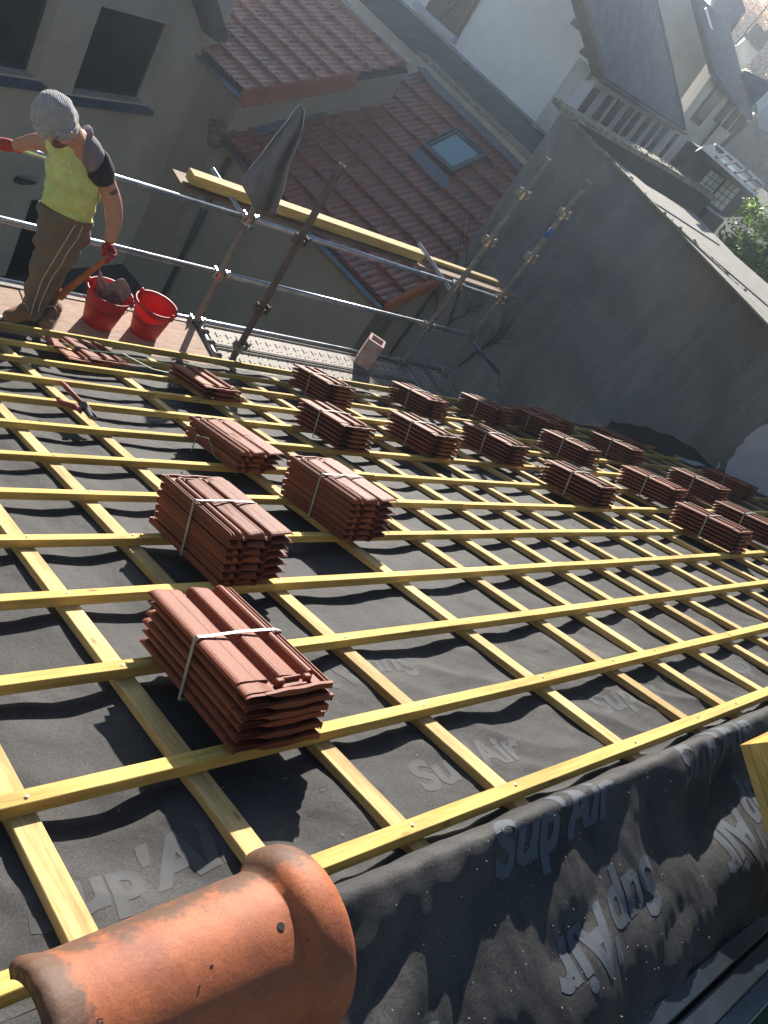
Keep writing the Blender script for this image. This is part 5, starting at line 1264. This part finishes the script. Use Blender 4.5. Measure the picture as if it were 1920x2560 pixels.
# ---- parapet wall with stone coping, right of the lean-to roof
c_lo = onplane(*T(1, 1659, 1030), l0, NR); 
NP = -hdir(85); cA = onplane(*T(1, 1040, 440), c_lo, NP); 
pw = wthing('parapet_wall', 'low parapet wall with lichen stained stone coping behind the lean-to roof', 'wall', (c_lo.x, c_lo.y, -6.6))
ED = hdir(-5)
tA = onplane(*T(1, 1050, 340), c_lo, NP); tB = onplane(*T(1, 1659, 930), c_lo, NP)
tz = (tA.z+tB.z)/2
aA = (tA-c_lo).dot(ED)
pA = c_lo+ED*aA; pB = c_lo-ED*3.2
zt = tz-.02
slab('wall', [Vector((pA.x, pA.y, -6.6)), Vector((pB.x, pB.y, -6.6)), Vector((pB.x, pB.y, zt)), Vector((pA.x, pA.y, zt))], NP, .26, mat('grey_parapet_render', (0.60, 0.55, 0.48), .95, var=.15, vscale=3), pw)
bm = bmesh.new(); s0 = Vector((pA.x, pA.y, zt)); s1 = Vector((pB.x, pB.y, zt)); mid_ = -NP*.13
L_ = (s1-s0).length; nst = 5
for k in range(nst):
    a = s0.lerp(s1, k/nst+.002); b = s0.lerp(s1, (k+1)/nst-.002); beam(bm, a+mid_+UP*.035, b+mid_+UP*.035, .34, .065)
bmesh.ops.bevel(bm, geom=bm.edges[:], offset=.008, segments=1, affect='EDGES'); frombm('coping', bm, M['lichen'], pw)

# ---- big white house: slate lean roof at its foot, white gable wall, slate main roof
zb = -0.70
wb0 = atZ(*T(1, 920, 0), zb); wb1 = atZ(*T(2, 0, 680), zb)
WD = (wb0-wb1); WD.z = 0; WD.normalize(); NWh = Vector((-WD.y, WD.x, 0)); NWh = NWh if NWh.x < 0 else -NWh
wh = wthing('white_house', 'large white rendered house wall with a brown shuttered window above a slate strip roof', 'house', (wb1.x, wb1.y, -6.6))
ce = s0-NP*.3+UP*0.0
# low slate roof between parapet and white wall
sa = Vector((pA.x, pA.y, zt-.05))-NP*.20+ED*4; sb = Vector((pB.x, pB.y, zt-.05))-NP*.20
wa = wb1+WD*12+NWh*.02; wbn = wb1-WD*4+NWh*.02
def slate_quad(name, a, b, c, d, m, parent, rows=14, lift=.006):
    """stepped slate courses between eave a-b and top d-c"""
    bm = bmesh.new(); nrm = (b-a).cross(d-a).normalized(); nrm = nrm if nrm.z > 0 else -nrm
    for r_ in range(rows):
        t0, t1 = r_/rows, (r_+1)/rows
        p = [a.lerp(d, t0)+nrm*lift*2.2, b.lerp(c, t0)+nrm*lift*2.2, b.lerp(c, t1), a.lerp(d, t1)]
        q = [a.lerp(d, t0)-nrm*.01, b.lerp(c, t0)-nrm*.01]
        f = [bm.verts.new(x) for x in p]; bm.faces.new(f); g_ = [bm.verts.new(x) for x in q]; bm.faces.new((g_[0], g_[1], f[1], f[0]))
    return frombm(name, bm, m, parent, recalc=False)
def slate_mat(name, c, s=3.0):
    m = D.materials.new(name); m.use_nodes = True; n = m.node_tree.nodes; l = m.node_tree.links; b = n['Principled BSDF']; b.inputs['Roughness'].default_value = .75; b.inputs['Specular IOR Level'].default_value = .25
    tc = n.new('ShaderNodeTexCoord'); t = n.new('ShaderNodeTexNoise'); t.inputs['Scale'].default_value = s; t.inputs['Detail'].default_value = 7; l.new(tc.outputs['Object'], t.inputs['Vector'])
    vo = n.new('ShaderNodeTexVoronoi'); vo.inputs['Scale'].default_value = 5.5; l.new(tc.outputs['Object'], vo.inputs['Vector'])
    ad = n.new('ShaderNodeMath'); ad.operation = 'MULTIPLY_ADD'; l.new(vo.outputs['Color'], ad.inputs[0]); ad.inputs[1].default_value = .35; l.new(t.outputs['Fac'], ad.inputs[2])
    mr = n.new('ShaderNodeMapRange'); mr.inputs[1].default_value = .3; mr.inputs[2].default_value = 1.0; mr.inputs[3].default_value = .65; mr.inputs[4].default_value = 1.4; l.new(ad.outputs[0], mr.inputs[0])
    sc = n.new('ShaderNodeVectorMath'); sc.operation = 'SCALE'; sc.inputs[0].default_value = c; l.new(mr.outputs[0], sc.inputs['Scale']); l.new(sc.outputs[0], b.inputs['Base Color'])
    return m
M['slate'] = slate_mat('slate_courses', (0.10, 0.11, 0.125)); M['slate_b'] = slate_mat('blue_slate_courses', (0.10, 0.125, 0.15))
slate_quad('slate_strip', sb, sa, wa, wbn, M['slate'], wh, 26, .003)
zw_top = 2.6
corner = onplane(1415, 260, wb1, NWh)      # right end of the white wall
cw_t = (corner-wb1).dot(WD)
cB = Vector((wb1.x, wb1.y, 0))+WD*cw_t
slab('gable_wall', [cB+UP*-6.6, cB+WD*16+UP*-6.6, cB+WD*16+UP*zw_top, cB+WD*1.4+UP*zw_top, Vector((cB.x, cB.y, onplane(*T(2, 520, 490), wb1, NWh).z))], NWh, .4, M['white_wall'], wh)
bm = bmesh.new(); beam(bm, wbn+UP*.03+NWh*.03, wa+UP*.03+NWh*.03, .08, .05); frombm('zinc_strip', bm, M['zinc'], wh)
# shuttered window
Pq = wb1+NWh*.01
sw = [T(1, 1120, -300), T(1, 1560, -190), T(1, 1305, 250), T(1, 1120, 55)]
shp = [onplane(x, y, Pq, NWh) for x, y in ((T(1, 1175, -60)), T(1, 1480, -40), T(1, 1305, 250), T(1, 1060, 60))]
def wrect(pl, pr, zt_, zb_): return [Vector((pl.x, pl.y, zb_)), Vector((pr.x, pr.y, zb_)), Vector((pr.x, pr.y, zt_)), Vector((pl.x, pl.y, zt_))]
br = onplane(*T(1, 1305, 250), Pq, NWh); bl = onplane(*T(1, 1110, 55), Pq, NWh)
ztp = br.z+2.1
win2 = slab('window', wrect(bl, br, ztp, br.z+.0), NWh, -.05, M['wood_brown'], wh)
for k in (0, 1):
    a = bl.lerp(br, k*.5+.02); b = bl.lerp(br, k*.5+.48)
    o = slab('shutter', wrect(a+NWh*.052, b+NWh*.052, ztp-.06, br.z+.06), NWh, -.03, M['wood_brown'], win2)
    bm = bmesh.new()
    beam(bm, Vector((a.x, a.y, br.z+.25))+NWh*.095, Vector((b.x, b.y, ztp-.3))+NWh*.095, .02, .10); frombm('brace_board', bm, M['oak'], o)
slab('sill', wrect(bl.lerp(br, -.25), br.lerp(bl, -.03), br.z+.02, br.z-.10), NWh, -.14, mat('zinc_white_sill', (0.45, 0.5, 0.58), .5), wh)

# ---- half timbered front (turns the corner) and its slate roof
NH = Vector((math.cos(R(66)), -math.sin(R(66)), 0)); DH = hdir(66)
ht = wthing('half_timbered_house', 'half timbered house with dark upright beams, pale infill and a big slate roof', 'house', (cB.x, cB.y, -6.6))
HP = cB.copy()
ev0 = onplane(*T(2, 580, 515), HP+NH*.25, NH); ev1 = onplane(*T(2, 1080, 800), HP+NH*.25, NH); eave_z = (ev0.z+ev1.z)/2
hw = (onplane(*T(2, 1085, 790), HP, NH)-HP).dot(DH)
slab('wall', [HP+UP*-6.6, HP+DH*hw+UP*-6.6, HP+DH*hw+UP*(eave_z+.0), HP+UP*(eave_z+.0)], NH, .3, M['plaster'], ht)
beams = [((545, 570), (400, 750)), ((640, 620), (490, 805)), ((705, 655), (560, 845)), ((775, 700), (640, 880)), ((830, 725), (690, 915)), ((895, 760), (760, 950)), ((955, 790), (810, 985)), ((1005, 820), (880, 1030)), ((1075, 870), (930, 1060)), ((1150, 915), (1010, 1090))]
for i, (a, b) in enumerate(beams):
    pa = onplane(*T(2, *a), HP, NH); s = (pa-HP).dot(DH); zt_ = pa.z
    bm = bmesh.new(); beam(bm, HP+DH*s+UP*-3.5+NH*.0, HP+DH*(s+.01)+UP*zt_, (.52 if i < 8 else .30)*random.uniform(.9, 1.1), .06, NH)
    frombm('timber_post', bm, M['oak'], ht)
bm = bmesh.new(); beam(bm, HP+NH*.0+UP*(eave_z-.12)-DH*.1, HP+DH*(hw+.1)+UP*(eave_z-.12), .16, .12, NH); frombm('eaves_plate', bm, M['plaster'], ht)
# main slate roof: eave line, hip at right, verge at left
RP = ev0; 
eL = HP+NH*.25-DH*.15+UP*(eave_z); eR = HP+NH*.25+DH*(hw+.1)+UP*(eave_z)
pr_ = R(52); upm = -NH*math.cos(pr_)+UP*math.sin(pr_); nm_ = upm.cross(DH); nm_ = nm_ if nm_.z > 0 else -nm_
tL = onplane(*T(2, 440, 0), eL, nm_); tR = onplane(*T(2, 930, 0), eL, nm_)
tL2 = eL+(tL-eL)*1.6; tR2 = eR+(tR-eR)*1.6
slab('roof_deck', [eL, eR, tR2, tL2], nm_, .14, M['frame_dark'], ht)
slate_quad('slate_roof', eL+nm_*.01, eR+nm_*.01, tR2+nm_*.01, tL2+nm_*.01, M['slate_b'], ht, 60, .0028)
gutter(eL+NH*.06-UP*.03, eR+NH*.06-UP*.03, .07, M['frame_dark'], ht)
bm = bmesh.new(); beam(bm, eL-DH*.10+nm_*.03, tL2-DH*.10+nm_*.03, .16, .16, nm_); beam(bm, eL+DH*.02+nm_*.06, tL2+DH*.02+nm_*.06, .05, .03, nm_); frombm('verge_board', bm, M['oak'], ht)
bm = bmesh.new(); beam(bm, eR+nm_*.04, tR2+nm_*.04, .06, .05, nm_); frombm('zinc_hip', bm, M['zinc'], ht)
for k in (.28, .66):
    p = eL.lerp(tL, k); bm = bmesh.new(); beam(bm, p-DH*.1-nm_*.1, p-DH*.1-nm_*.1+NWh*.0-DH*.32, .10, .10); frombm('purlin_end', bm, M['oak'], ht)

# ---- next house to the right: grey gable, roof, pale front with window and shutters
nh = wthing('slate_roofed_house', 'pale slate roofed house with three brown shutters, right of the half timbered one', 'house', (HP.x+DH.x*(hw+2), HP.y+DH.y*(hw+2), -6.6))
GP = HP+DH*(hw+.02)-NH*.02
g_l = onplane(*T(2, 1310, 480), HP+NH*.02, NH); s1_ = (g_l-HP).dot(DH)
r_e = onplane(*T(2, 1570, 745), HP+NH*.02, NH); s2_ = (r_e-HP).dot(DH); z1_ = g_l.z; z2_ = r_e.z; zz_ = (z1_+z2_)/2
FH = HP - NH*.03
slab('wall', [FH+DH*(hw+.01)+UP*-6.6, FH+DH*s2_+UP*-6.6, FH+DH*s2_+UP*zz_, FH+DH*s1_+UP*zz_, FH+DH*(hw+.01)+UP*(eave_z-.02)], NH, .3, M['house_wall'], nh)
# plain grey gable surface between the two roofs
gg = [T(2, 1080, 800), T(2, 930, -20), T(2, 900, -300), T(2, 1150, -300), T(2, 1200, 0), T(2, 1310, 460)]
GNn = (NH*.8 + Vector((-.55, -.1, .25))).normalized()
gpt = HP+DH*(hw+.05)+UP*eave_z
pxslab('grey_gable', gg, gpt-GNn*.08, GNn, .2, mat('grey_green_render', (0.30, 0.32, 0.30), .95, var=.15, vscale=1.5), nh)
rA = onplane(*T(2, 1310, 470), FH+NH*.25, NH); rB = onplane(*T(2, 1600, 790), FH+NH*.25, NH); rB.z = rA.z
up2 = -NH*math.cos(R(45))+UP*math.sin(R(45)); n2 = up2.cross(DH); n2 = n2 if n2.z > 0 else -n2
tA2 = onplane(*T(2, 1180, -60), rA, n2); tB2 = onplane(*T(2, 1420, -60), rA, n2); tB2 = onplane(*T(2, 1400, 150), rA, n2)
slab('roof_deck', [rA, rB, tB2, tA2], n2, .12, M['frame_dark'], nh)
slate_quad('slate_roof', rA+n2*.01, rB+n2*.01, tB2+n2*.01, tA2+n2*.01, M['slate_b'], nh, 36, .003)
gutter(rA+NH*.05-UP*.03, rB+NH*.05-UP*.03, .08, M['frame_dark'], nh)
def fwin(name, a, b, hgt, m, parent, lift=.03, th=.05):
    pa = onplane(*T(2, *a), FH, NH); pb = onplane(*T(2, *b), FH, NH); s0_, s1__ = (pa-FH).dot(DH), (pb-FH).dot(DH)
    z0 = min(pa.z, pb.z)
    q_ = [FH+DH*s0_+UP*z0+NH*lift, FH+DH*s1__+UP*z0+NH*lift, FH+DH*s1__+UP*(z0+hgt)+NH*lift, FH+DH*s0_+UP*(z0+hgt)+NH*lift]
    return slab(name, q_, NH, th, m, parent), q_
wz, qz = fwin('window', (1150, 770), (1225, 795), 1.35, M['wood_brown'], nh)
slab('pane', [qz[0].lerp(qz[2], .12)+NH*.004, qz[1].lerp(qz[3], .12)+NH*.004, qz[2].lerp(qz[0], .12)+NH*.004, qz[3].lerp(qz[1], .12)+NH*.004], NH, .004, M['glass'], wz)
for a, b in (((1300, 775), (1345, 795)), ((1355, 815), (1395, 832)), ((1400, 848), (1440, 865))): fwin('shutter', a, b, 1.55, M['wood_brown'], nh)
bm = bmesh.new(); pa = onplane(*T(2, 1345, 780), FH, NH); tube(bm, [pa+NH*.06, Vector((pa.x, pa.y, -6))+NH*.06], .04, 8); frombm('downpipe', bm, M['frame_dark'], nh)
# white dormer slab and roof vents on that roof
dq = [T(2, 1253, 55), T(2, 1262, 50), T(2, 1295, 165), T(2, 1305, 200), T(2, 1285, 170)]
pxslab('roof_light', dq, rA, n2, .03, mat('white_metal', (.8, .8, .8), .3), nh, lift=.08)

# ---- farther things at top right
fh = wthing('far_slate_house', 'distant blue grey slate house with a pointed roof at the top right', 'house', (40, 40, -6.6))
def far_slab(name, px, dist, N, th, m, parent):
    P = CAM+ray(*px[0])*dist; return pxslab(name, px, P, N, th, m, parent)
far_slab('roof', [T(2, 1330, -60), T(2, 1480, -40), T(2, 1515, 70), T(2, 1370, 190), T(2, 1300, 60)], 30, (-.6, -.5, .6), .3, M['slate_b'], fh)
far_slab('gable', [T(2, 1370, 190), T(2, 1515, 70), T(2, 1410, 235)], 30.2, (-.2, -.9, .2), .3, M['oak'], fh)
fc = wthing('chimney_house', 'distant pale wall with a row of dark chimney pots at the top right', 'chimney', (42, 40, -6.6))
far_slab('wall', [T(2, 1470, 290), T(2, 1540, 230), T(2, 1625, 305), T(2, 1510, 440)], 38, (-.6, -.7, .2), .5, M['plaster'], fc)
far_slab('capping', [T(2, 1530, 215), T(2, 1545, 215), T(2, 1635, 310), T(2, 1622, 320)], 37.8, (-.6, -.7, .2), .5, M['oak'], fc)
for x, y in ((1555, 225), (1585, 262), (1610, 285), (1625, 270)):
    p = CAM+ray(*T(2, x, y))*38; bm = bmesh.new(); tube(bm, [p-UP*.2, p+UP*.35], .16, 8); frombm('chimney_pot', bm, M['oak'], fc)
f3 = wthing('grey_roofed_house', 'low house with a plain grey roof and white blue gable at the right edge', 'house', (30, 28, -6.6))
far_slab('roof', [T(2, 1510, 455), T(2, 1700, 545), T(2, 1659, 590), T(2, 1580, 665)], 24, (-.5, -.5, .7), .2, M['slate_b'], f3)
far_slab('gable', [T(2, 1580, 665), T(2, 1659, 585), T(2, 1750, 560), T(2, 1600, 740)], 24.0, (-.1, -.95, .2), .2, mat('far_white_gable', (.75, .78, .8), .9), f3)
far_slab('yard_wall', [T(2, 1590, 760), T(2, 1750, 560), T(2, 1750, 900), T(2, 1600, 830)], 26.0, (-.3, -.9, .2), .2, M['patch'], f3)
# stone wall at the right edge below the house
sw_ = wthing('stone_wall', 'rough brown stone wall behind the glass roofed shed at the right edge', 'wall', (24, 20, -6.6))
far_slab('wall', [T(2, 1550, 790), T(2, 1760, 820), T(2, 1760, 1330), T(2, 1560, 1150), T(2, 1365, 960)], 31.0, (-.45, -.88, .12), .3, M['stone_wall'], sw_)
bm = bmesh.new(); a = CAM+ray(*T(2, 1450, 290))*29; b = CAM+ray(*T(2, 1700, -20))*29; tube(bm, [a, a.lerp(b, .5)-UP*.05, b], .018, 6)
cb = frombm('overhead_cable', bm, M['frame_dark']); tag(cb, 'dark overhead cable crossing the autumn trees at the top right corner', 'cable')

# ---- glass roofed shed
GP2 = CAM+ray(*T(2, 1230, 950))*15.5; NS_ = Vector((math.cos(R(66)), -math.sin(R(66)), 0))
sh = wthing('glass_roofed_shed', 'dark timber shed with a sloping glass roof and multi pane windows', 'shed', (GP2.x, GP2.y, -6.6))
pxslab('wall', [T(2, 1220, 965), T(2, 1310, 1010), T(2, 1600, 1290), T(2, 1560, 1400), T(2, 1370, 1410), T(2, 1120, 1240), T(2, 1050, 1130)], GP2, NS_, .2, M['oak'], sh)
for (ox, oy) in ((0, 0), (105, 65)):
    for i in range(3):
        for j in range(4):
            bx0 = 1290+ox-j*31+i*30; by0 = 1100+oy+j*37+i*21
            q_ = [T(2, bx0, by0), T(2, bx0+25, by0+17), T(2, bx0-2, by0+50), T(2, bx0-27, by0+33)]
            pxslab('pane', q_, GP2, NS_, .01, M['plaster'], sh, lift=.02)
upg = -NS_*math.cos(R(25))+UP*math.sin(R(25)); ng = upg.cross(DH); ng = ng if ng.z > 0 else -ng
gA = onplane(*T(2, 1235, 955), GP2+NS_*.1, NS_)
pxslab('roof_frame', [T(2, 1225, 962), T(2, 1240, 945), T(2, 1600, 1250), T(2, 1580, 1275)], gA, ng, .10, M['darkmetal'], sh)
pxslab('roof_frame', [T(2, 1320, 925), T(2, 1340, 935), T(2, 1650, 1195), T(2, 1640, 1215), T(2, 1320, 940)], gA, ng, .06, M['darkmetal'], sh)
rf = [((1240, 945), (1325, 930)), ((1320, 1022), (1395, 995)), ((1380, 1070), (1455, 1040)), ((1440, 1120), (1522, 1098)), ((1505, 1175), (1585, 1152)), ((1570, 1235), (1640, 1205))]
for k in range(5):
    (a0_, b0_), (a1_, b1_) = rf[k], rf[k+1]
    pxslab('roof_pane', [T(2, *a0_), T(2, *b0_), T(2, *b1_), T(2, *a1_)], gA, ng, .01, M['slate_b'] if k == 0 else mat('reflecting_glass', (.22, .34, .50), .08, metal=.8), sh, lift=-.02)
    bm = bmesh.new(); beam(bm, onplane(*T(2, *a1_), gA, ng), onplane(*T(2, *b1_), gA, ng), .05, .05, ng); frombm('glazing_bar', bm, M['oak'], sh)

# ---- dark rendered outbuilding closing the right end of the roof
XG = 9.2
ob = wthing('rendered_outbuilding', 'huge dark weathered render wall closing the right side, pale sheet roof behind it', 'building', (XG, 6, -6.6))
topz = .10
gl_ = atX(1400, 278, XG); yl = (gl_.y + atX(1151, 648, XG).y)/2
gp = [Vector((XG, yl, -6.6)), Vector((XG, 2.2, -6.6)), Vector((XG, 2.2, .0)), atX(1920, 800, XG), atX(1800, 672, XG), atX(1650, 530, XG), atX(1520, 392, XG), Vector((XG, yl, gl_.z))]
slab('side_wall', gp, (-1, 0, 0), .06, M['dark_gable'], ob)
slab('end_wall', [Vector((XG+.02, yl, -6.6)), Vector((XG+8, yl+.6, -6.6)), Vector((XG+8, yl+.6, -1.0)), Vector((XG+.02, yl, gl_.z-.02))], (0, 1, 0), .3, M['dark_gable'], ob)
# sheet roof falling away behind the wall
PR = R(0.8); NRf = Vector((math.sin(PR), 0, math.cos(PR)))
pr0 = atX(1700, 580, XG+.0); pr0.z = pr0.z+.006
far1 = onplane(*T(2, 1190, 1390), pr0, NRf); far2 = onplane(*T(2, 1450, 1659), pr0, NRf); far3 = onplane(1960, 745, pr0, NRf)
rpx = [(1400, 282), (1560, 436), (1700, 580), (1960, 850), (1960, 745), T(2, 1450, 1659), T(2, 1190, 1390), T(2, 870, 1200)]
pxslab('sheet_roof', rpx, pr0, NRf, .02, M['fibre'], ob)
for a, b in (((870, 1285), (1340, 1590)), ((1100, 1510), (1659, 1990))):
    p0_ = onplane(*T(2, *a), pr0, NRf); p1_ = onplane(*T(2, *b), pr0, NRf); bm = bmesh.new(); beam(bm, p0_+NRf*.008, p1_+NRf*.008, .025, .012, NRf); frombm('sheet_overlap', bm, M['frame_dark'], ob)
bm = bmesh.new(); ed = [atX(x, y, XG-.02) for x, y in ((1400, 280), (1440, 318), (1480, 358), (1520, 396), (1580, 458), (1650, 532), (1720, 598), (1800, 675), (1860, 738), (1930, 812))]
for a, b in zip(ed, ed[1:]): beam(bm, a+UP*.01, b+UP*.01, .07, .035)
for k in range(60):
    t = random.random()**1.8; i = min(int(t*9), 8); p = ed[i].lerp(ed[i+1], random.random())
    bmesh.ops.create_icosphere(bm, subdivisions=1, radius=random.uniform(.012, .03), matrix=Matrix.Translation(p+Vector((random.uniform(-.02, .05), 0, .025))))
frombm('roof_edge', bm, M['lichen'], ob)
# taller coped wall that starts at the same corner and runs back
A0_ = atX(1403, 279, XG); cd = hdir(90)
NC = Vector((0, -1, 0))
ct = [T(2, 330, 725), T(2, 600, 880), T(2, 960, 1080), T(2, 1220, 1240), T(2, 1290, 1290)]
cpw = wthing('coped_wall', 'long low wall with a bright lichen covered coping running back from the dark wall corner', 'wall', (A0_.x, A0_.y, -1))
cpts = [onplane(x, y, A0_+NC*.02, NC) for x, y in ct]
base_px = [T(2, 1290, 1310), T(2, 1200, 1395), T(2, 860, 1265), T(2, 600, 1040), T(2, 335, 735)]
bpts = [onplane(x, y, A0_+NC*.02, NC) for x, y in base_px]
slab('wall', cpts+bpts, NC, .25, mat('mossy_dark_wall', (0.105, 0.10, 0.095), .95, col2=(0.06, 0.06, 0.055), vscale=3, bump=.5, detail=9), cpw)
bm = bmesh.new()
for a, b in zip(cpts, cpts[1:]): beam(bm, a-NC*.10+UP*.03, b-NC*.10+UP*.03, .36, .07)
for k in range(70):
    i = random.randrange(len(cpts)-1); p = cpts[i].lerp(cpts[i+1], random.random())
    bmesh.ops.create_icosphere(bm, subdivisions=1, radius=random.uniform(.015, .035), matrix=Matrix.Translation(p+NC*random.uniform(-.25, .08)+UP*.06))
frombm('coping', bm, M['lichen'], cpw)
bm = bmesh.new(); p = onplane(*T(2, 1260, 1430), A0_-NC*.3, NC)
bx(bm, tuple(p+Vector((-.35, -.1, -.25))), tuple(p+Vector((.35, .5, .18))), .02); cbx = frombm('vent_box', bm, M['frame_dark']); tag(cbx, 'dark box shaped vent beyond the end of the coped wall', 'vent')
# pale rendered patch at the foot of the dark wall, lower right
pp = [T(5, 1380, 1400), T(5, 1400, 1330), T(5, 1440, 1290), T(5, 1455, 1245), T(5, 1500, 1215), T(5, 1510, 1180), T(5, 1560, 1140), T(5, 1600, 1110), T(5, 1720, 1060), T(5, 1800, 1700), T(5, 1500, 1660)]
pxslab('pale_render_patch', pp, (XG-.03, 0, 0), (-1, 0, 0), .03, M['patch'], ob)

# ---- bare creeper on the wall beyond the scaffold
vn = None; bm = bmesh.new(); rnd = random.Random(4)
def branch(p, d, L_, r, dep):
    n = 7; pts = [p]; rs = [r]
    for i in range(n):
        d = (d+Vector((0, rnd.uniform(-.35, .35), rnd.uniform(-.22, .30)))).normalized(); p = p+d*L_/n; pts.append(p.copy()); rs.append(r*(1-.65*(i+1)/n))
        if dep > 0 and rnd.random() < .75: branch(p.copy(), (d+Vector((0, rnd.uniform(-1.1, 1.1), rnd.uniform(-.3, .7)))).normalized(), L_*rnd.uniform(.4, .75), rs[-1]*.7, dep-1)
    tube(bm, pts, rs, 5)
for y0, z0 in ((7.3, -3.3), (7.9, -3.1), (8.2, -3.4)):
    branch(Vector((XG-.04, y0, z0)), Vector((0, rnd.uniform(-.4, .3), 1)), rnd.uniform(.9, 1.5), .016, 3)
vn = frombm('bare_creeper', bm, M['vine']); tag(vn, 'leafless dark creeper climbing the corner of the dark wall behind the scaffold', 'creeper')

# ---- trees
def tree(label, name, c, R_, H, m, nleaf, ls, seed, group=None, flat=1.0, trunk=True):
    t = thing(name, label, 'tree', (c.x, c.y, -6.6), group=group); rnd = random.Random(seed); L0 = Vector((c.x, c.y, -6.6))
    bm = bmesh.new(); top = c-L0
    tube(bm, [(0, 0, 0), (0.05, 0, top.z*.5), tuple(top-Vector((0, 0, R_*.3)))], [R_*.09, R_*.07, R_*.05], 8)
    cl_ = []
    for k in range(34):
        v = Vector((rnd.gauss(0, 1), rnd.gauss(0, 1), rnd.gauss(0, 1))).normalized()*R_*rnd.uniform(.35, 1.0); v.z *= H/R_
        cl_.append((top+v, R_*rnd.uniform(.16, .34)))
        if k < 14: tube(bm, [tuple(top-Vector((0, 0, R_*.3))), tuple(top+v*.5), tuple(top+v)], [R_*.035, R_*.02, R_*.006], 5)
    frombm('trunk', bm, M['bark'], t, True)
    vs = []; fs = []
    for _ in range(nleaf):
        p, r = cl_[rnd.randrange(len(cl_))]; d = Vector((rnd.gauss(0, 1), rnd.gauss(0, 1), rnd.gauss(0, 1))).normalized()
        q = p+d*r*rnd.uniform(.5, 1.05)
        a = Vector((rnd.gauss(0, 1), rnd.gauss(0, 1), rnd.gauss(0, .6))).normalized(); b = a.cross(d).normalized(); s = ls*rnd.uniform(.6, 1.3)
        i = len(vs); vs += [q-a*s, q-b*s*.5+d*s*.1, q+a*s, q+b*s*.5+d*s*.1]; fs.append((i, i+1, i+2, i+3))
    mesh('crown', vs, fs, m, t)
    return t
tc_ = CAM+ray(1945, 610)*20.0
tree('bushy green tree with small sunlit leaves at the right edge beside the sheet roof', 'leafy_tree', tc_, 1.30, 1.50, M['leaf'], 11000, .055, 3)
def autumn(px, py, d, R_, seed, label): tree(label, 'autumn_tree', CAM+ray(px, py)*d, R_, R_*.9, M['autumn'], 9000, .11, seed, 'orange autumn trees on the far hillside')
autumn(1900, 75, 60, 2.6, 5, 'bright orange autumn tree behind the cable at the top right')
autumn(1850, 105, 62, 2.2, 6, 'smaller orange autumn tree left of the brightest one at the top right')
autumn(1925, 150, 58, 3.4, 7, 'brownish autumn tree below the brightest one at the right edge')
def hillp(i, j):
    px = 1380+i*45; t = j/22; d = 42+t*62
    r = ray(px, 438+(px-1920)*.82); r.z = 0; r.normalize(); p = CAM+r*d
    p.z = -6.6 + 13*smooth(t)*(.75+.35*nz(i*.12, 3, 1)) + 1.2*nz(i*.4, j*.4, 2); return p
struct(grid_mesh('hillside', 24, 23, hillp, M['hill']))

# ---- added air volume standing in for haze and lens glare at upper right
bm = bmesh.new(); bx(bm, (-41, -31, -7.6), (121, 121, 14)); hz = frombm('haze_glare', bm); hz['kind'] = 'stuff'
hm_ = D.materials.new('pale_air'); hm_.use_nodes = True; n_ = hm_.node_tree.nodes; n_.remove(n_['Principled BSDF'])
pv = n_.new('ShaderNodeVolumePrincipled'); pv.inputs['Color'].default_value = (0.72, 0.84, 1.0, 1); pv.inputs['Density'].default_value = 0.0030; pv.inputs['Anisotropy'].default_value = 0.80
hm_.node_tree.links.new(pv.outputs[0], n_['Material Output'].inputs['Volume']); hz.data.materials.append(hm_)
